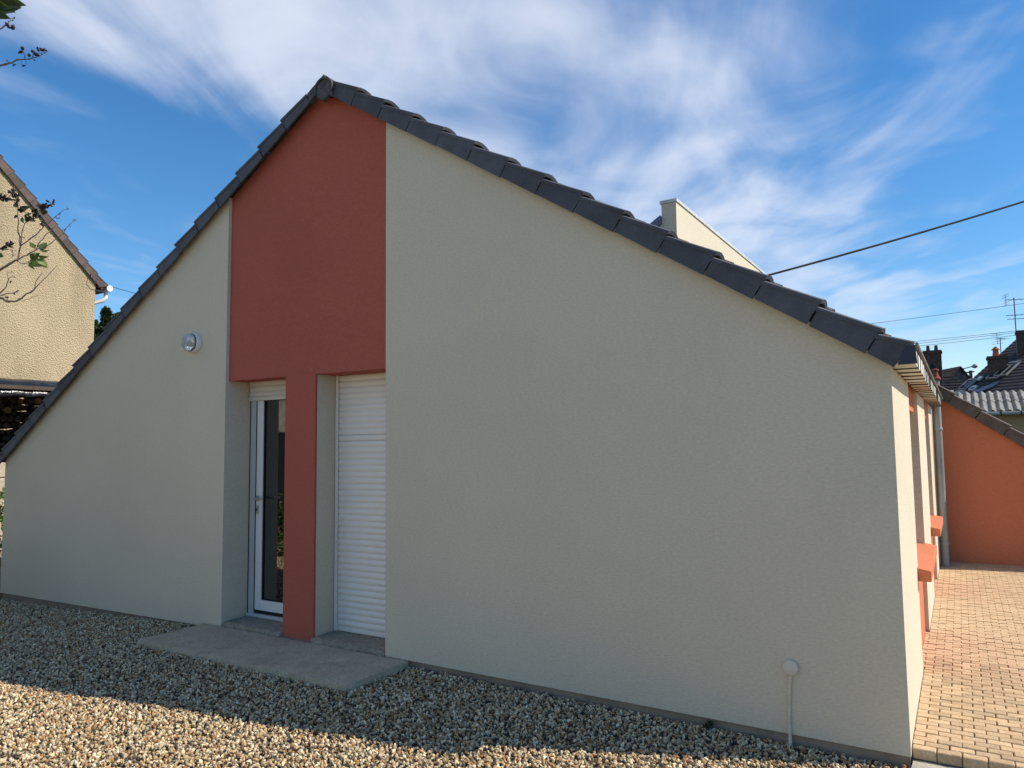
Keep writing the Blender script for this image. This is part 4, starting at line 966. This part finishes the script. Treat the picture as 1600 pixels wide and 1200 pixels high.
# --- aerials
def aerial(label, base, ztop, booms, scale=1.0):
    t = thing('tv_aerial', label, 'aerial', base); base = Vector(base)
    m = mat('aerial_metal', (.16, .16, .17), .5, .1, 8, metal=.5)
    B().tube([base, (base.x, base.y, ztop)], .022*scale, 8).build('mast', m, t)
    for zf, ang_, L_, n, el, refl in booms:
        z = base.z+(ztop-base.z)*zf; d = Vector((math.cos(ang_), math.sin(ang_), 0)); s = Vector((-d.y, d.x, 0)); c = Vector((base.x, base.y, z)); b = B()
        b.tube([c-d*L_*.35, c+d*L_*.65], .012*scale, 6)
        for i in range(n):
            q = c-d*L_*.3+d*L_*.92*i/max(1, n-1); b.tube([q-s*el, q+s*el], .007*scale, 5)
        if refl:
            q = c-d*L_*.35
            for h_ in (-.22, -.12, .12, .22): b.tube([q-s*el*1.2+Vector((0, 0, h_)), q+s*el*1.2+Vector((0, 0, h_))], .008*scale, 5)
            b.tube([q+Vector((0, 0, -.24)), q+Vector((0, 0, .24))], .01, 5)
        b.build('boom', m, t)
    return t
aM = dep(1589.5, 548, (cB-CAM).dot(_f)); aT = dep(1588, 464, (cB-CAM).dot(_f))
aerial('tall mast aerial with several booms beside the right-hand chimney', (aM.x, aM.y, aM.z-.4), aT.z, [(.97, .3, .9, 5, .28, True), (.72, .1, .9, 6, .22, False), (.66, .2, .8, 5, .16, False)])
aM = dep(1564.5, 556, (cA-CAM).dot(_f)); aT = dep(1562.5, 527, (cA-CAM).dot(_f))
aerial('short aerial standing on the chimney with the orange pot', (aM.x, aM.y+.1, aM.z-.05), aT.z, [(.95, .9, .5, 4, .2, True)], .8)
# --- gabled house with mottled stone gable, left of the big roof
sh = thing('stone_gable_house', 'small house with reddish roof and mottled stone gable behind the wing', 'house', (-1, 37, -.16))
g0_, gP, g1_ = dep(1472, 617, 36), dep(1499, 573, 36), dep(1514, 590, 36)
STG = mat('mottled_stone', (.05, .045, .04), .95, col2=(.30, .275, .24), vscale=5.5, bump=.8, bscale=12, fine=.3)
hw = gP.x-g0_.x; sl2 = (gP.z-g0_.z)/hw
hw2 = 2.6; zE = gP.z-sl2*hw2*.62
gy = gP.y
gd = Vector((-.45, .89, 0))      # ridge runs back and to the left
gs = Vector((.89, .45, 0))
P = [Vector((gP.x, gP.y, 0))-gs*1.35, Vector((gP.x, gP.y, 0))+gs*1.1]
zL_, zR_ = gP.z-1.35*1.35, gP.z-1.1*1.35
v = [(P[0].x, P[0].y, -.16), (P[1].x, P[1].y, -.16), (P[1].x, P[1].y, zR_), (gP.x, gP.y, gP.z-.08), (P[0].x, P[0].y, zL_)]; v2 = [tuple(Vector(p)+gd*6) for p in v]
mobj('wall', v+v2, [(0, 1, 2, 3, 4), (9, 8, 7, 6, 5)]+[(i, (i+1) % 5, 5+(i+1) % 5, 5+i) for i in range(5)], STG, sh)
for sg, ln in ((-1, 1.5), (1, 1.25)):
    upv = Vector((-sg*gs.x, -sg*gs.y, 1.35)).normalized(); ln2 = ln*math.sqrt(1+1.35**2)
    e0 = Vector((gP.x, gP.y, gP.z+.02))-upv*ln2-gd*.12
    courses(B(), e0, gd, upv, 6.2, ln2, .22, .03).build('roof_slope', ROOFR if sg < 0 else ROOFD, sh)
# --- brick stack with two pots, and a slim flue with a red pot
lc_ = dep(1458.5, 585, 34); lt = dep(1458.5, 548, 34)
bk = thing('brick_house', 'dark house mostly hidden behind the eave with a broad brick chimney', 'house', (lc_.x-1, lc_.y+2, -.16))
chimney(bk, (lc_.x, lc_.y, 0), 24*34/F_PX*1.02, .6, lc_.z-2.4, lt.z, pots=2)
B().lathe([(0, .10), (.02, .14), (.05, .13), (.07, .03)], dep(1457.5, 573, 33.4), (.1, -1, .1), 14).build('round_cowl', GASKET, bk)
pk = dep(1471, 583, 34)
courses(B(), (pk.x+2.2, pk.y+.4, pk.z-1.6), (-1, .1, 0), (-.6, .55, .55), 7, 3.0, .25, .03).build('roof_slope', ROOFD, bk)
box('wall', lc_.x-5, lc_.x+1.2, lc_.y-.2, lc_.y+5, -.16, pk.z-1.2, WST, bk)
fl = dep(1462, 593, 24)
flu = thing('flue_chimney', 'slim rendered flue with a red pot and round cap beyond the gutter', 'chimney', (fl.x, fl.y, -.16))
B().lathe([(0, .11), (fl.z+.16, .11)], (fl.x, fl.y, -.16), (0, 0, 1), 12).build('shaft', mat('flue_render', (.30, .27, .22), .9, .2, 9), flu, smooth=True)
B().lathe([(0, .15), (.05, .16), (.09, .12), (.13, .10), (.22, .075), (.30, .07), (.31, .11), (.35, .10), (.37, .05)], (fl.x, fl.y, fl.z-.02), (0, 0, 1), 14).build('pot', mat('red_pot', (.22, .055, .035), .8, .2, 12), flu, smooth=True)
# --- white rail end beside the gutter
r0, r1 = dep(1469, 612.5, 17), dep(1490, 612, 17)
rl = thing('white_rail', 'short white pipe lying level just behind the wing roof', 'pipe', (r1.x, r1.y, 0))
B().tube([r0+Vector((-.8, 0, 0)), r1], .028, 8).build('pipe', WHITE, rl, smooth=True)
B().tube([(r1.x-.05, r1.y, r1.z), (r1.x-.05, r1.y, -.16)], .03, 8).tube([(r0.x-.7, r0.y, r0.z), (r0.x-.7, r0.y, -.16)], .03, 8).build('post', WHITE, rl, smooth=True)
# --- street lamp and small pole
sl0, sl1 = dep(1498, 578, 46), dep(1527, 571.5, 45)
lampm = mat('lamp_grey', (.22, .23, .24), .5, .1, 6, metal=.4)
stl = thing('street_lamp', 'street lamp with curved arm and flat grey head above the roofs', 'street lamp', (sl0.x-.3, sl0.y, -.16))
hd = dep(1518, 573, 45)
B().tube([(sl0.x-.3, sl0.y, -.16), (sl0.x-.3, sl0.y, sl0.z-.6)], [.08, .05], 10).build('post', lampm, stl, smooth=True)
B().tube([(sl0.x-.3, sl0.y, sl0.z-.6), (sl0.x-.22, sl0.y, sl0.z-.1), (sl0.x, sl0.y, sl0.z), hd], [.045, .04, .035, .03], 8).build('arm', lampm, stl, smooth=True)
hv = (sl1-hd); B().lathe([(0, .04), (.1, .10), (hv.length*.55, .14), (hv.length*.9, .10), (hv.length, .03)], hd, hv, 12).build('lamp_head', lampm, stl, smooth=True)
up0, up1 = dep(1516.5, 592, 50), dep(1516.5, 579, 50)
upo = thing('utility_pole', 'small pole with crossbar seen in the gap between the roofs', 'pole', (up0.x, up0.y, -.16))
B().tube([(up0.x, up0.y, -.16), up1], [.14, .10], 8).build('post', BARK, upo, smooth=True)
cb0 = dep(1508, 582.5, 50); B().tube([cb0, dep(1522, 580.5, 50)], .05, 6).build('crossbar', BARK, upo)

# --- overhead cables between real poles
def cable(label, pts, sag, rad, group=None):
    a, b = pts; p = []
    for i in range(25): t_ = i/24; q = a.lerp(b, t_); q.z -= sag*4*t_*(1-t_); p.append(q)
    o = B().tube(p, rad, 6).build('overhead_cable', GASKET, None, smooth=True); return tag(o, label, 'cable', group)
A_ = Vector((XD-.08, at(1186, 411, 0, XD-.08).y, at(1186, 412, 0, XD-.08).z)); A_.y = min(A_.y, c1.y-.05)
B_ = dep(1760, 263.5, 13.2)
cable('thick twisted black cable rising right from the dormer parapet', (Vector((XD-.08, c1.y-.1, zt-.02)), B_), .05, .017)
pp = thing('cable_pole', 'wooden pole right of the picture carrying the thick cable', 'pole', (B_.x, B_.y, -.16))
B().tube([(B_.x, B_.y, -.16), (B_.x, B_.y, B_.z+.4)], [.13, .10], 10).build('post', BARK, pp, smooth=True)
QL = [dep(1120, y, 40) for y in (533, 560, 566, 570)]; QR = [dep(1760, y, 34) for y in (451, 497.5, 498.5, 503)]
for lab, a, b in zip(('highest of the thin wires crossing the sky at right', 'second highest thin wire in the sky at right', 'third thin wire down, just above the lowest one', 'lowest thin wire just above the left brick chimney'), QL, QR): cable(lab, (a, b), .12, .009, 'thin wires over the roofs')
for nm, q in (('tall timber wire pole hidden behind the house', QL[0]), ('tall timber wire pole beyond the right edge', QR[0])):
    t = thing('wire_pole', nm, 'pole', (q.x, q.y, -.16), 'poles carrying the thin wires'); B().tube([(q.x, q.y, -.16), (q.x, q.y, q.z+.4)], [.16, .10], 10).build('post', BARK, t, smooth=True)
pL = at(167, 446, 0, XN+.1); pR = dep(300, 478, 21)
tag(B().tube([pL, pL.lerp(pR, .5)-Vector((0, 0, .05)), pR], .007, 6).build('overhead_cable', GASKET), 'single thin cable leaving the beige gable behind the roof', 'cable')
t = thing('cable_pole', 'slender pole behind the roof holding the cable from the beige gable', 'pole', (pR.x, pR.y, TERZ-.02)); B().tube([(pR.x, pR.y, TERZ-.02), (pR.x, pR.y, pR.z+.05)], .05, 8).build('post', BARK, t)

# ------------------------------------------------------------------ the garden the door glass reflects (left of and behind the camera)
rng = random.Random(5)
PINK = mat('pink_petals', (.62, .22, .30), .6, .2, 20); PALE = mat('cream_petals', (.72, .62, .42), .6, .15, 20)
spots_ = [(-9.3, -2.4, .75, .45, GREENY, PALE, 'low bush with cream flowers in the left border'), (-10.1, -3.3, .95, .55, GREEN, PALE, 'rounder bush with cream flowers in the left border'), (-9.0, -3.6, .5, .40, GREENY, PINK, 'low bush with pink flowers at the edge of the gravel'),
          (-10.8, -4.4, .8, .5, GREEN, PINK, 'taller bush with pink flowers against the stone outhouse'), (-9.8, -4.9, .6, .5, GREENY, PALE, 'spreading fresh green bush near the stone outhouse'), (-11.2, -2.6, 1.0, .5, GREEND, None, 'dark evergreen bush in the corner of the border'),
          (-8.7, -2.9, .55, .42, GREENY, PALE, 'small fresh bush with cream flowers nearest the house'), (-8.5, -3.7, .42, .4, GREEN, PINK, 'small bush with pink flowers nearest the lilac')]
for x, y, h_, r_, m, fm, lab in spots_: bush('garden_bush', lab, 'bush', (x, y, -.10), h_, r_, 1500, .075, m, rng, 'bushes in the left border', flowers=fm, nf=60)
oh = thing('stone_outhouse', 'stone outhouse with dark roof at the back of the left garden', 'outhouse', (-14.5, -6.5, -.16))
STW = mat('pale_stone', (.40, .34, .27), .95, .25, 5, .9, 18, fine=.2, stain=.2)
B().prism([(-10.0, -.16), (-4.4, -.16), (-4.4, 2.9), (-7.2, 4.6), (-10.0, 2.9)], -18.5, -13.0, axis=0).build('wall', STW, oh)
box('door', -13.02, -12.97, -6.6, -5.6, -.1, 2.0, mat('old_door', (.02, .022, .02), .7), oh)
b = B(); courses(b, (-12.7, -4.1, 2.72), (-1, 0, 0), (0, -.855, .519), 6.2, 3.75, .25); courses(b, (-12.7, -10.3, 2.72), (-1, 0, 0), (0, .855, .519), 6.2, 3.75, .25); b.build('roof', ROOFD, oh)

# ------------------------------------------------------------------ a small weed at the foot of the wall
p = at(1107, 1146, 1, -.03); bush('weed', 'tiny dark weed sprouting at the wall foot left of the conduit', 'weed', (p.x, -.03, gz(p.x, -.03)), .045, .025, 36, .024, GREEND, random.Random(7))
